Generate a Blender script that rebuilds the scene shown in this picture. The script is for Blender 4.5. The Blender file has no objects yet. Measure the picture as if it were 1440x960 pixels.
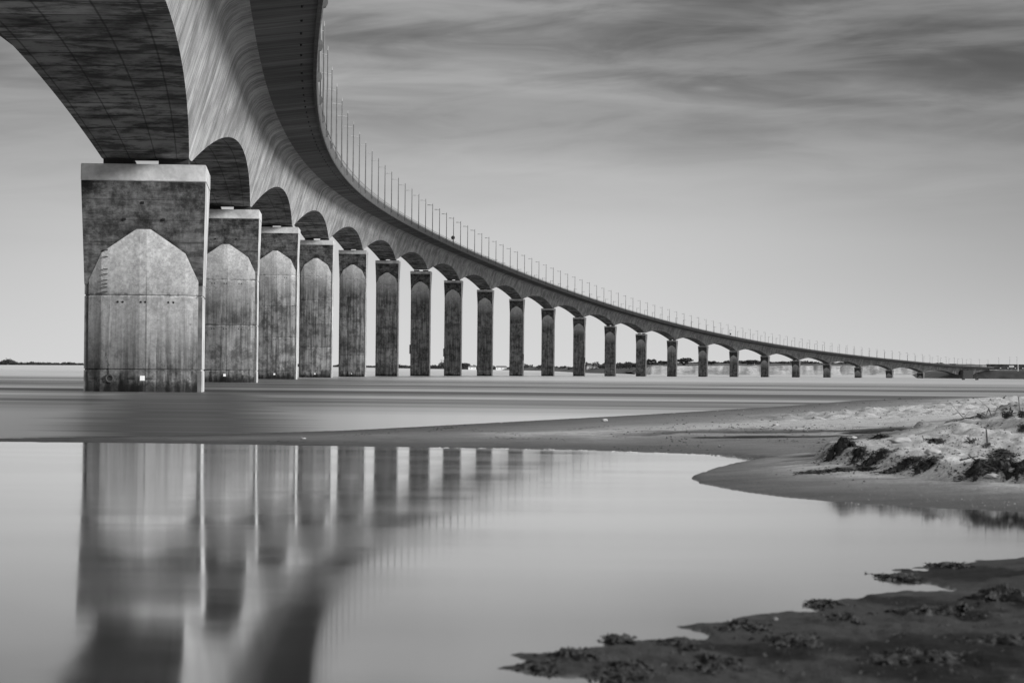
import bpy, bmesh, math, random
import numpy as np
from mathutils import Vector, Matrix
random.seed(7); rng = np.random.default_rng(7)
sc = bpy.context.scene
COL = sc.collection

# ------------------------------------------------------------------ camera
F = 3600.0                      # focal length in photo pixels (1440 wide) = 90 mm on 36 mm
HC = 1.095                      # eye height above the water
TILT = .0093
rho = math.atan(TILT); th = math.atan((518 + TILT*720 - 480)/F)
fw = np.array([0, math.cos(th), math.sin(th)]); r0 = np.array([1., 0, 0]); u0 = np.cross(r0, fw)
rt = math.cos(rho)*r0 + math.sin(rho)*u0; up = np.cross(rt, fw)
CAM = np.array([0, 0, HC])
cam = bpy.data.cameras.new('camera'); camo = bpy.data.objects.new('camera', cam); COL.objects.link(camo)
cam.sensor_width = 36; cam.lens = 90; cam.clip_start = .1; cam.clip_end = 60000
camo.matrix_world = Matrix(((rt[0], up[0], -fw[0], 0), (rt[1], up[1], -fw[1], 0), (rt[2], up[2], -fw[2], HC), (0, 0, 0, 1)))
cam.dof.use_dof = True; cam.dof.focus_distance = 110; cam.dof.aperture_fstop = 6.3
sc.camera = camo

def ray(x, y):
    v = fw*F + rt*(x-720) - up*(y-480)
    return v/v[1]
def at(x, y, d):                # world point seen at photo pixel (x, y), d metres ahead
    v = ray(x, y); return np.array([v[0]*d, d, HC + v[2]*d])
def flat(x, y, z=0.):           # world point at pixel on the plane of height z
    v = ray(x, y); return at(x, y, (z-HC)/v[2])

# ------------------------------------------------------------------ noise in numpy
class Noise:
    def __init__(s, seed): s.t = np.random.default_rng(seed).random((256, 256))
    def __call__(s, x, y):
        x = np.asarray(x, float); y = np.asarray(y, float)
        i = np.floor(x).astype(int); j = np.floor(y).astype(int); a = x-i; b = y-j
        a = a*a*(3-2*a); b = b*b*(3-2*b)
        g = lambda p, q: s.t[p % 256, q % 256]
        return (g(i, j)*(1-a)+g(i+1, j)*a)*(1-b)+(g(i, j+1)*(1-a)+g(i+1, j+1)*a)*b - .5
    def fbm(s, x, y, o=4):
        r = 0; k = 1.
        for n in range(o): r = r + s(x*2**n+17*n, y*2**n+5*n)*k; k *= .5
        return r
N1, N2, N3 = Noise(1), Noise(2), Noise(3)
def sstep(a, b, x):
    t = np.clip((x-a)/(b-a), 0, 1); return t*t*(3-2*t)

# ------------------------------------------------------------------ object helpers
def tag(o, label=None, cat=None, group=None, kind=None):
    if label: o['label'] = label
    if cat: o['category'] = cat
    if group: o['group'] = group
    if kind: o['kind'] = kind
    return o
def empty(name, loc, rz=0.):
    o = bpy.data.objects.new(name, None); COL.objects.link(o); o.empty_display_size = .5
    o.location = loc; o.rotation_euler = (0, 0, rz); return o
def link(name, me, parent=None):
    o = bpy.data.objects.new(name, me); COL.objects.link(o)
    if parent: o.parent = parent
    return o
def npmesh(name, V, Fc, mats, parent=None, attrs=None, smooth=False, midx=None, uv=None):
    me = bpy.data.meshes.new(name); V = np.asarray(V, float)
    me.from_pydata([tuple(v) for v in V] if len(V) < 60000 else V.tolist(), [], [tuple(f) for f in Fc])
    for m in (mats if isinstance(mats, (list, tuple)) else [mats]): me.materials.append(m)
    if midx is not None: me.polygons.foreach_set('material_index', np.asarray(midx, np.int32))
    for k, a in (attrs or {}).items():
        at_ = me.attributes.new(k, 'FLOAT', 'POINT'); at_.data.foreach_set('value', np.asarray(a, np.float32))
    if smooth: me.polygons.foreach_set('use_smooth', np.ones(len(me.polygons), bool))
    me.update(); return link(name, me, parent)
class MB:                       # collects simple shapes; build() links them as one mesh object
    def __init__(s): s.b = bmesh.new()
    def box(s, c, size, rz=0., bev=0.):
        m = Matrix.Translation(c) @ Matrix.Rotation(rz, 4, 'Z') @ Matrix.Diagonal((*size, 1))
        r = bmesh.ops.create_cube(s.b, size=1, matrix=m)
        if bev:
            es = {e for v in r['verts'] for e in v.link_edges}
            bmesh.ops.bevel(s.b, geom=list(es), offset=bev, segments=2, affect='EDGES')
        return s
    def tube(s, p, q, r1, r2=None, n=8):
        p = Vector(p); q = Vector(q); r2 = r1 if r2 is None else r2; d = q-p
        m = Matrix.Translation((p+q)/2) @ d.to_track_quat('Z', 'Y').to_matrix().to_4x4()
        bmesh.ops.create_cone(s.b, cap_ends=True, segments=n, radius1=r1, radius2=r2, depth=d.length, matrix=m); return s
    def blob(s, c, size, rough=.25, sub=2, seed=0, rz=0.):
        r = bmesh.ops.create_icosphere(s.b, subdivisions=sub, radius=1)
        R = random.Random(seed); ph = [R.uniform(0, 6) for _ in range(6)]
        M = Matrix.Translation(c) @ Matrix.Rotation(rz, 4, 'Z') @ Matrix.Diagonal((*size, 1))
        for v in r['verts']:
            p = v.co
            k = 1 + rough*(math.sin(3.1*p.x+ph[0])*math.sin(2.7*p.y+ph[1]) + .6*math.sin(6.3*p.z+5*p.x+ph[2]) + .4*math.sin(9*p.y-7*p.x+ph[3]))
            v.co = M @ (p*k)
        return s
    def quad(s, pts):
        s.b.faces.new([s.b.verts.new(p) for p in pts]); return s
    def build(s, name, mat, parent=None, smooth=False):
        me = bpy.data.meshes.new(name); s.b.to_mesh(me); s.b.free(); me.materials.append(mat)
        if smooth:
            for p in me.polygons: p.use_smooth = True
        return link(name, me, parent)

# ------------------------------------------------------------------ materials (all neutral greys: the photograph is monochrome)
class NT:
    def __init__(s, name):
        s.m = bpy.data.materials.new(name); s.m.use_nodes = True; s.t = s.m.node_tree; s.n = s.t.nodes
        s.bsdf = s.n['Principled BSDF']; s.out = s.n['Material Output']
    def node(s, ty, **k):
        n = s.n.new(ty)
        for a, v in k.items(): setattr(n, a, v)
        return n
    def L(s, a, b): s.t.links.new(a, b)
    def val(s, x, sock):
        if hasattr(x, 'is_output'): s.L(x, sock)
        else: sock.default_value = x
    def math(s, op, a, b=0., c=None, clamp=False):
        n = s.node('ShaderNodeMath', operation=op, use_clamp=clamp); s.val(a, n.inputs[0]); s.val(b, n.inputs[1])
        if c is not None: s.val(c, n.inputs[2])
        return n.outputs[0]
    def mr(s, x, a, b, c=0., d=1., smooth=True):
        n = s.node('ShaderNodeMapRange', interpolation_type='SMOOTHSTEP' if smooth else 'LINEAR'); s.val(x, n.inputs[0])
        for i, v in enumerate((a, b, c, d)): s.val(v, n.inputs[i+1])
        return n.outputs[0]
    def mix(s, f, a, b):
        n = s.node('ShaderNodeMix', data_type='FLOAT'); s.val(f, n.inputs[0]); s.val(a, n.inputs[2]); s.val(b, n.inputs[3]); return n.outputs[0]
    def attr(s, k): return s.node('ShaderNodeAttribute', attribute_name=k).outputs['Fac']
    def comb(s, x, y, z=0.):
        n = s.node('ShaderNodeCombineXYZ'); s.val(x, n.inputs[0]); s.val(y, n.inputs[1]); s.val(z, n.inputs[2]); return n.outputs[0]
    def sep(s, v):
        n = s.node('ShaderNodeSeparateXYZ'); s.L(v, n.inputs[0]); return n.outputs
    def noise(s, v, scale=1., detail=4., rough=.55, dist=0.):
        n = s.node('ShaderNodeTexNoise'); s.L(v, n.inputs['Vector'])
        n.inputs['Scale'].default_value = scale; n.inputs['Detail'].default_value = detail
        n.inputs['Roughness'].default_value = rough; n.inputs['Distortion'].default_value = dist
        return n.outputs[0]
    def vadd(s, a, b):
        n = s.node('ShaderNodeVectorMath', operation='ADD'); s.L(a, n.inputs[0]); s.L(b, n.inputs[1]); return n.outputs[0]
    def vmul(s, a, b):
        n = s.node('ShaderNodeVectorMath', operation='MULTIPLY'); s.L(a, n.inputs[0]); n.inputs[1].default_value = b; return n.outputs[0]
    def pos(s): return s.node('ShaderNodeNewGeometry').outputs['Position']
    def objc(s):                # object coordinates shifted by the owner's place, so copies do not repeat
        o = s.node('ShaderNodeTexCoord').outputs['Object']; i = s.node('ShaderNodeObjectInfo')
        return s.vadd(o, s.comb(s.math('MULTIPLY', i.outputs['Random'], 131.), s.math('MULTIPLY', i.outputs['Random'], 57.), 0.))
    def grey(s, x):
        c = s.node('ShaderNodeCombineColor'); [s.val(x, c.inputs[i]) for i in range(3)]; s.L(c.outputs[0], s.bsdf.inputs['Base Color'])
    def bump(s, h, strength=.3, dist=.05):
        b = s.node('ShaderNodeBump'); b.inputs['Strength'].default_value = strength; b.inputs['Distance'].default_value = dist
        s.L(h, b.inputs['Height']); s.L(b.outputs[0], s.bsdf.inputs['Normal'])
    def line(s, x, period, half, off=0.):   # 1 on thin lines every period
        a = s.math('ABSOLUTE', s.math('SUBTRACT', s.math('FRACT', s.math('ADD', s.math('DIVIDE', s.math('ADD', x, off), period), .5)), .5))
        return s.mr(a, half/period*.5, half/period*1.3, 1., 0.)
    def done(s, rough=.85, spec=.3):
        if not s.bsdf.inputs['Roughness'].is_linked: s.bsdf.inputs['Roughness'].default_value = rough
        s.bsdf.inputs['Specular IOR Level'].default_value = spec; return s.m

def simple(name, v, rough=.7, var=.25, scale=3., spec=.4, metal=0.):
    t = NT(name); n = t.noise(t.objc(), scale, 4); t.grey(t.math('MULTIPLY', v, t.mr(n, .3, .7, 1-var, 1+var)))
    t.bsdf.inputs['Metallic'].default_value = metal
    return t.done(rough, spec)

def m_web():                    # girder webs: run-off streaks down the slope, board marks
    t = NT('web_concrete'); s_, v_ = t.attr('s'), t.attr('v')
    a = t.noise(t.comb(t.math('MULTIPLY', s_, 2.6), t.math('MULTIPLY', v_, .13)), 1., 5, .66)
    b = t.noise(t.comb(t.math('MULTIPLY', s_, 7.), t.math('MULTIPLY', v_, .08), 9.), 1., 3, .6)
    c = t.noise(t.comb(t.math('MULTIPLY', s_, .16), t.math('MULTIPLY', v_, .35), 3.), 1., 6, .68)
    bd = t.node('ShaderNodeTexWhiteNoise', noise_dimensions='1D'); t.L(t.math('FLOOR', t.math('DIVIDE', s_, .4074)), bd.inputs['W'])
    k = t.math('MULTIPLY', t.mr(a, .35, .56, .55, 1.08), t.mr(b, .36, .56, .66, 1.08))
    k = t.math('MULTIPLY', k, t.mr(bd.outputs[0], 0., 1., .84, 1.08))
    k = t.math('MULTIPLY', k, t.mix(t.line(s_, .4074, .035), 1., .62))
    k = t.math('MULTIPLY', k, t.mr(c, .34, .64, .62, 1.2))
    seg = t.math('FLOOR', t.math('DIVIDE', s_, 3.6667))
    tone = t.node('ShaderNodeTexWhiteNoise', noise_dimensions='1D'); t.L(seg, tone.inputs['W'])
    k = t.math('MULTIPLY', k, t.mr(tone.outputs[0], 0., 1., .80, 1.10))
    k = t.math('MULTIPLY', k, t.mix(t.line(s_, 3.6667, .06), 1., .55))
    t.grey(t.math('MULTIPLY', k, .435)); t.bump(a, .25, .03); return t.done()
def m_soffit():                 # box soffit: segment joints across, formwork seams along, damp stains
    t = NT('soffit_concrete'); s_, v_, fr = t.attr('s'), t.attr('v'), t.attr('fr')
    wob = t.math('MULTIPLY', t.math('SUBTRACT', t.noise(t.comb(s_, v_), .6, 3), .5), .16)
    k = t.mr(t.noise(t.comb(t.math('MULTIPLY', s_, .48), t.math('MULTIPLY', v_, .40)), 1., 9, .74), .41, .56, .28, 1.3)
    k2 = t.mr(t.noise(t.comb(t.math('MULTIPLY', s_, .22), t.math('MULTIPLY', v_, .3), 5.), 1., 6, .65), .36, .58, .5, 1.25)
    fine = t.mr(t.noise(t.comb(t.math('MULTIPLY', s_, 7.), t.math('MULTIPLY', v_, .5), 2.), 1., 3), .3, .7, .93, 1.05)
    k = t.math('MULTIPLY', t.math('MULTIPLY', k, k2), fine)
    seg = t.math('FLOOR', t.math('DIVIDE', s_, 3.6667))
    tone = t.node('ShaderNodeTexWhiteNoise', noise_dimensions='1D'); t.L(seg, tone.inputs['W'])
    k = t.math('MULTIPLY', k, t.mr(tone.outputs[0], 0., 1., .75, 1.2))
    k = t.math('MULTIPLY', k, t.mix(t.line(t.math('ADD', s_, wob), 3.6667, .12), 1., .3))
    for f0 in (-.88, -.36, .24, .72):
        d = t.math('ABSOLUTE', t.math('SUBTRACT', t.math('ADD', fr, t.math('MULTIPLY', wob, .12)), f0))
        k = t.math('MULTIPLY', k, t.mr(d, .005, .02, .42, 1.))
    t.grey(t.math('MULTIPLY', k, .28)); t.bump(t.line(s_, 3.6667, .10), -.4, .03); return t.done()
def m_overhang():
    t = NT('overhang_concrete'); s_, v_ = t.attr('s'), t.attr('v')
    k = t.mr(t.noise(t.comb(t.math('MULTIPLY', s_, .8), t.math('MULTIPLY', v_, .12)), 1., 6, .65), .34, .64, .55, 1.1)
    k = t.math('MULTIPLY', k, t.mr(t.noise(t.comb(t.math('MULTIPLY', s_, 4.5), t.math('MULTIPLY', v_, .2), 4.), 1., 3), .3, .65, .8, 1.05))
    seg = t.math('FLOOR', t.math('DIVIDE', s_, 3.6667))
    tone = t.node('ShaderNodeTexWhiteNoise', noise_dimensions='1D'); t.L(seg, tone.inputs['W'])
    k = t.math('MULTIPLY', k, t.mr(tone.outputs[0], 0., 1., .66, 1.1))
    k = t.math('MULTIPLY', k, t.mix(t.line(s_, 3.6667, .09), 1., .45))
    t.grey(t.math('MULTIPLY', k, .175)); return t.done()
def m_shaft():                  # pier shaft: clean below the cap, streaked and weathered lower down, algae at the water
    t = NT('shaft_concrete'); zt, zb = t.attr('ztop'), t.attr('zbase'); o = t.objc()
    x, y, z = t.sep(o)
    big = t.noise(o, .6, 9, .74); fine = t.noise(o, 5., 8, .82)
    st = t.noise(t.comb(t.math('MULTIPLY', x, 2.6), t.math('MULTIPLY', y, 2.6), t.math('MULTIPLY', z, .11)), 1., 5, .65)
    wst = t.noise(t.comb(t.math('MULTIPLY', x, 3.4), t.math('MULTIPLY', y, 3.4), t.math('MULTIPLY', z, .16)), 1.3, 4, .6)
    clean = t.mr(t.math('ADD', zt, t.math('MULTIPLY', t.math('SUBTRACT', big, .5), 4.)), 3.8, 9.5, 1., 0., False)
    def wn(v_):
        n_ = t.node('ShaderNodeTexWhiteNoise', noise_dimensions='2D'); t.L(v_, n_.inputs['Vector']); return n_.outputs[0]
    rnd = t.node('ShaderNodeObjectInfo').outputs['Random']
    lift = t.math('FLOOR', t.math('DIVIDE', t.math('SUBTRACT', zt, 6.5), 4.2))
    px_ = t.sep(t.node('ShaderNodeTexCoord').outputs['Object'])[0]
    tone = t.math('MULTIPLY', t.mr(wn(t.comb(lift, t.math('MULTIPLY', rnd, 91.))), 0., 1., .78, 1.14), t.mr(wn(t.comb(t.math('GREATER_THAN', px_, 0.), t.math('ADD', t.math('MULTIPLY', rnd, 37.), lift))), 0., 1., .84, 1.1))
    mott = t.noise(o, 9., 6, .8); run_ = t.noise(t.comb(t.math('MULTIPLY', x, 1.3), t.math('MULTIPLY', y, 1.3), t.math('MULTIPLY', z, .6)), 1., 5, .6)
    k = t.math('MULTIPLY', t.math('MULTIPLY', t.mr(big, .38, .60, .40, 1.3), t.mr(st, .38, .60, .55, 1.3)), t.math('MULTIPLY', tone, t.mr(mott, .34, .66, .86, 1.1)))
    k = t.mix(clean, k, t.math('MULTIPLY', t.mr(fine, .34, .66, 2.5, 3.7), t.mr(big, .36, .6, .72, 1.1)))
    k = t.math('MULTIPLY', k, t.mr(fine, .3, .7, .84, 1.12))
    fz = t.math('FRACT', t.math('DIVIDE', t.math('SUBTRACT', zt, 6.5), 4.2))
    k = t.math('MULTIPLY', k, t.math('ADD', 1., t.math('MULTIPLY', t.math('MULTIPLY', t.mr(fz, .012, .03, 1., 0.), t.mr(st, .46, .58)), .6)))   # lime along the lift joints
    k = t.math('MULTIPLY', k, t.mix(t.math('MULTIPLY', t.mr(fz, .95, .99), t.mr(run_, .5, .6)), 1., .4))                                     # damp patches sitting on them
    k = t.math('ADD', k, t.math('MULTIPLY', t.mr(wst, .60, .72, 0., .9), t.mix(clean, 1., .2)))   # lime runs
    k = t.math('MULTIPLY', k, t.mr(t.noise(o, 1.2, 6, .72), .62, .72, 1., .30))                       # dark damp blots
    seam = t.math('ABSOLUTE', t.math('SUBTRACT', px_, .17))
    k = t.math('MULTIPLY', k, t.mix(t.mr(zt, 4.5, 6.5), 1., t.mr(seam, .015, .05, .55, 1.)))
    run = t.noise(t.comb(t.math('MULTIPLY', x, 2.2), t.math('MULTIPLY', y, 2.2), t.math('MULTIPLY', z, .5)), 1., 4, .6)
    k = t.math('MULTIPLY', k, t.mix(t.mr(zb, 1.08, 1.12, 1., 0.), 1., t.mr(big, .3, .7, .8, 1.3)))
    k = t.math('MULTIPLY', k, t.mr(t.math('SUBTRACT', run, t.math('MULTIPLY', zb, .13)), .42, .54, 1., .2))     # weed drips above the tide
    k = t.math('MULTIPLY', k, t.mr(t.math('ADD', zb, t.math('MULTIPLY', t.math('SUBTRACT', fine, .5), 1.2)), .2, .85, .22, 1.))
    k = t.math('MULTIPLY', k, t.mix(t.mr(t.math('ADD', zb, t.math('MULTIPLY', t.math('SUBTRACT', fine, .5), 1.2)), 1.15, 2.1, 1., 0.), 1., .86))
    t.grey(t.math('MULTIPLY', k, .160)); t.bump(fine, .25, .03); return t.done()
def m_core():
    t = NT('shaft_corner_concrete'); o = t.objc()
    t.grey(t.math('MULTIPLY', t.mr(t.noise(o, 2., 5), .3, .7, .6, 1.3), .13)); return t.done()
def m_cap():                    # overhanging cap: grimy, blotched, with pour lines
    t = NT('cap_concrete'); zt = t.attr('ztop'); o = t.objc(); x, y, z = t.sep(o)
    a = t.noise(o, .9, 10, .78); b = t.noise(t.comb(t.math('MULTIPLY', x, .7), y, t.math('MULTIPLY', zt, 3.2)), 1., 7, .76)
    st = t.noise(t.comb(t.math('MULTIPLY', x, 4.5), t.math('MULTIPLY', y, 4.5), t.math('MULTIPLY', z, .3)), 1., 4, .6)
    grime = t.mr(zt, .8, 1.7, .45, 1.)
    k = t.math('MULTIPLY', t.mr(a, .38, .60, .3, 1.35), t.mr(b, .36, .60, .5, 1.2))
    k = t.math('MULTIPLY', k, t.mr(st, .3, .7, .75, 1.2))
    k = t.math('MULTIPLY', k, t.mix(t.mr(a, .4, .6, 1., .2), 1., grime))
    for h in (1.75, 2.75, 3.85):
        k = t.math('MULTIPLY', k, t.mr(t.math('ABSOLUTE', t.math('SUBTRACT', zt, h)), .012, .045, .62, 1.))
    ax_ = t.math('ABSOLUTE', t.sep(t.node('ShaderNodeTexCoord').outputs['Object'])[0])       # darker line where the nose meets the cap
    zo = t.math('ADD', t.math('ADD', 3.1, t.math('MULTIPLY', t.math('MAXIMUM', t.math('SUBTRACT', ax_, .17), 0.), .68)), t.math('MULTIPLY', t.math('MAXIMUM', t.math('SUBTRACT', ax_, 2.08), 0.), 1.9))
    k = t.math('MULTIPLY', k, t.mr(t.math('ADD', t.math('SUBTRACT', zo, zt), t.math('MULTIPLY', t.math('SUBTRACT', a, .5), 1.2)), -.1, .55, .42, 1.))
    k = t.math('ADD', k, t.mr(st, .66, .74, 0., .5))
    t.grey(t.math('MULTIPLY', k, .105)); t.bump(a, .3, .04); return t.done()
def m_coping():
    t = NT('coping_concrete'); o = t.objc()
    k = t.math('MULTIPLY', t.mr(t.noise(o, .5, 4), .34, .62, .68, 1.1), t.mr(t.noise(o, 5., 5), .28, .7, .88, 1.06))
    t.grey(t.math('MULTIPLY', k, .55)); return t.done()
def m_sand():
    t = NT('sand'); w, dk = t.attr('wet'), t.attr('dark'); p = t.pos()
    fine = t.noise(p, 24., 4, .7); med = t.noise(p, 3.2, 5, .65)
    x, y, z = t.sep(p)
    long_ = t.noise(t.comb(t.math('MULTIPLY', x, .8), t.math('MULTIPLY', y, 2.2), z), 1., 6, .7)
    dry = t.math('MULTIPLY', t.math('MULTIPLY', t.mr(fine, .3, .7, .7, 1.2), t.mr(med, .3, .7, .72, 1.16)), .43)
    wet = t.math('MULTIPLY', t.math('MULTIPLY', t.mr(long_, .32, .66, .7, 1.2), t.mr(fine, .3, .7, .85, 1.12)), .11)
    k = t.mix(w, dry, wet)
    k = t.math('MULTIPLY', k, t.mix(dk, 1., .07))
    t.grey(k); t.L(t.mix(w, .95, .55), t.bsdf.inputs['Roughness'])
    t.bump(t.math('ADD', fine, t.math('MULTIPLY', med, 1.5)), .55, .03); m = t.done(.9, .25); t.L(t.mix(dk, .22, .03), t.bsdf.inputs['Specular IOR Level']); return m
def grazing(t):                 # mirror share of calm water: nearly all at a glancing angle, little from above
    f = t.node('ShaderNodeFresnel'); f.inputs['IOR'].default_value = 1.33
    return t.math('MINIMUM', t.math('MULTIPLY', f.outputs[0], 2.0), .9)
def m_pond():
    t = NT('pond_water'); p = t.pos(); x, y, z = t.sep(p)
    t.grey(.04)
    rip = t.noise(t.comb(t.math('MULTIPLY', x, .5), t.math('MULTIPLY', y, 1.3)), 1., 3, .5)
    t.L(t.mr(t.noise(t.comb(t.math('MULTIPLY', x, .12), t.math('MULTIPLY', y, .5), 7.), 1., 3), .35, .65, .052, .088), t.bsdf.inputs['Roughness'])
    t.bump(rip, .03, .02); t.bsdf.inputs['IOR'].default_value = 1.33
    gl = t.node('ShaderNodeBsdfGlossy'); gl.inputs['Color'].default_value = (.97, .97, .97, 1); t.L(t.bsdf.inputs['Roughness'].links[0].from_socket, gl.inputs['Roughness'])
    mx = t.node('ShaderNodeMixShader'); t.L(grazing(t), mx.inputs[0]); t.L(t.bsdf.outputs[0], mx.inputs[1]); t.L(gl.outputs[0], mx.inputs[2]); t.L(mx.outputs[0], t.out.inputs['Surface'])
    m = t.done(.06, .5); return m
def m_sea():                    # long-exposed sea: calm sheets and wind-rippled lanes
    t = NT('sea_water'); p = t.pos(); x, y, z = t.sep(p)
    ly = t.math('LOGARITHM', y, math.e)
    lane = t.noise(t.comb(t.math('MULTIPLY', x, .002), t.math('MULTIPLY', ly, 5.)), 1., 5, .62)
    fine = t.noise(t.comb(t.math('MULTIPLY', x, .03), t.math('MULTIPLY', ly, 26.), 4.), 1., 4, .6)
    zone = t.math('MULTIPLY', t.mr(y, 60., 92.), t.mr(y, 230., 560., 1., .12))
    rip = t.math('MULTIPLY', zone, t.mr(t.math('ADD', lane, t.math('MULTIPLY', t.math('SUBTRACT', fine, .5), .5)), .36, .6, .35, 1.))
    refl_mid = t.math('ADD', -6.2, t.math('MULTIPLY', t.math('SUBTRACT', y, 48.), -.124))       # dark reflection of the nearest pier, painted into the water colour
    dist_ = t.math('ADD', t.math('ABSOLUTE', t.math('SUBTRACT', x, refl_mid)), t.math('MULTIPLY', t.math('SUBTRACT', fine, .5), 3.2))
    pier_refl = t.math('MULTIPLY', t.mr(t.math('DIVIDE', dist_, t.math('ADD', .8, t.math('MULTIPLY', y, .024))), .45, 1.5, .94, 0.), t.mr(y, 110., 190., 1., 0.))
    rip = t.math('MAXIMUM', rip, t.math('MULTIPLY', pier_refl, t.mr(fine, .3, .7, .85, 1.)))
    far = t.math('MULTIPLY', t.mr(y, 250., 500.), t.mr(fine, .45, .62, 0., .22))
    rip = t.math('MAXIMUM', rip, far)
    t.grey(.07); t.bsdf.inputs['IOR'].default_value = 1.33
    t.L(t.mix(rip, .28, .34), t.bsdf.inputs['Roughness'])
    gl = t.node('ShaderNodeBsdfGlossy'); gl.inputs['Color'].default_value = (.97, .97, .97, 1); gl.inputs['Roughness'].default_value = .30
    m0 = t.node('ShaderNodeMixShader'); t.L(grazing(t), m0.inputs[0]); t.L(t.bsdf.outputs[0], m0.inputs[1]); t.L(gl.outputs[0], m0.inputs[2])
    d = t.node('ShaderNodeBsdfDiffuse'); d.inputs['Color'].default_value = (.035, .035, .035, 1)
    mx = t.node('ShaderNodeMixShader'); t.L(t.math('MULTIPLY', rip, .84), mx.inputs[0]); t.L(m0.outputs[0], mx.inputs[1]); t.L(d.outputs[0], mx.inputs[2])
    t.L(mx.outputs[0], t.out.inputs['Surface']); return t.done(.15, .5)
def m_cliff():
    t = NT('cliff_rock'); p = t.pos(); x, y, z = t.sep(p)
    k = t.noise(t.comb(t.math('MULTIPLY', x, .035), t.math('MULTIPLY', z, .9), y), 1., 6, .7)
    k2 = t.noise(p, .05, 6, .7)
    t.grey(t.math('MULTIPLY', t.math('MULTIPLY', t.mr(k, .34, .6, .6, 1.15), t.mr(k2, .34, .6, .6, 1.15)), .38)); return t.done()

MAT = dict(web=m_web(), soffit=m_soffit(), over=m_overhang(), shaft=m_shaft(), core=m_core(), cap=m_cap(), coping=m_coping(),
    sand=m_sand(), pond=m_pond(), sea=m_sea(), cliff=m_cliff(),
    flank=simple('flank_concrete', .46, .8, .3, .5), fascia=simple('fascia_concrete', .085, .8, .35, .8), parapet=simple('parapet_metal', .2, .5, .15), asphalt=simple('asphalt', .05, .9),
    bearing=simple('bearing_rubber', .025, .8), hole=simple('tie_hole', .012, .95), plate=simple('white_plate', .85, .4, .05),
    mast=simple('galvanised_steel', .13, .5, .15, 2., .4, .2), lamp=simple('lamp_housing', .5, .4, .1), bracket=simple('mast_bracket', .10, .7),
    steel=simple('rusty_steel', .05, .8), white=simple('white_plaster', .72, .7, .06), roof=simple('roof_tile', .10, .8), dark=simple('dark_wall', .05, .8, .4, .3),
    wrack=simple('seaweed', .026, .85, .75, 22.), straw=simple('dry_stems', .10, .8, .4, 8.), wood=simple('driftwood', .045, .8, .4, 6.), pebble=simple('pale_stone', .36, .7, .15, 9.),
    leaf=simple('leaf', .05, .6, .4, 6.), foliage=simple('foliage', .045, .8, .35, .2), bark=simple('bark', .06, .9), field=simple('field', .07, .9, .3, .02),
    foam=simple('foam', .55, .6, .08), flats=simple('tidal_mud', .45, .5, .12, .004), bank=simple('bank_earth', .05, .9, .5, .05), shell=simple('shell', .38, .6))

# ------------------------------------------------------------------ bridge alignment (fitted plan and profile)
T = np.array([127., 236.7, 346.6, 456.5, 566.5, 676.5, 786.4, 896.1, 1005.7, 1115., 1223.9, 1332.5, 1440.6, 1548.2, 1655.2, 1761.6, 1867.3, 1972.3, 2076.4, 2179.6, 2282., 2383.4, 2483.6])
cX = [1.839, -4.969, 112.561, -115.431, -5.516]
cZ = [-3.712, 26.151, -58.195, 24.239, 39.164, 6.084]
ZT = np.array([11.3, 16., 20.6, 24.5, 28., 30.6, 32.2, 33.4, 33.8, 33.5, 32.3, 30.5, 28.2, 25.6, 23.3, 21.2, 18.9, 16.3, 13.7, 11.6, 9.5, 7.5, 5.7])
def plan(d):
    t = np.asarray(d, float)/1000; w = np.clip(130-np.asarray(d, float), 0, None)**2/110**2
    X = np.polyval(cX, t) - 1.1*w; dX = np.polyval(np.polyder(cX), t)/1000 + 2.2*np.clip(130-np.asarray(d, float), 0, None)/110**2
    Z = np.polyval(cZ, np.minimum(t, 2.56)) + np.minimum(0, 2.56-t)*8 - .45*w
    return X, dX, Z
DC = np.concatenate([[20.3], T+3.3, [2593.]])
def soff(d):
    k = np.clip(np.searchsorted(DC, d)-1, 0, len(DC)-2); u = np.clip((d-DC[k])/(DC[k+1]-DC[k]), 0, 1)
    hw = 1.6/110; uu = np.clip((u-hw)/(1-2*hw), 0, 1); return 3.363*(1-(2*uu-1)**2)
GAP = .293
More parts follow.
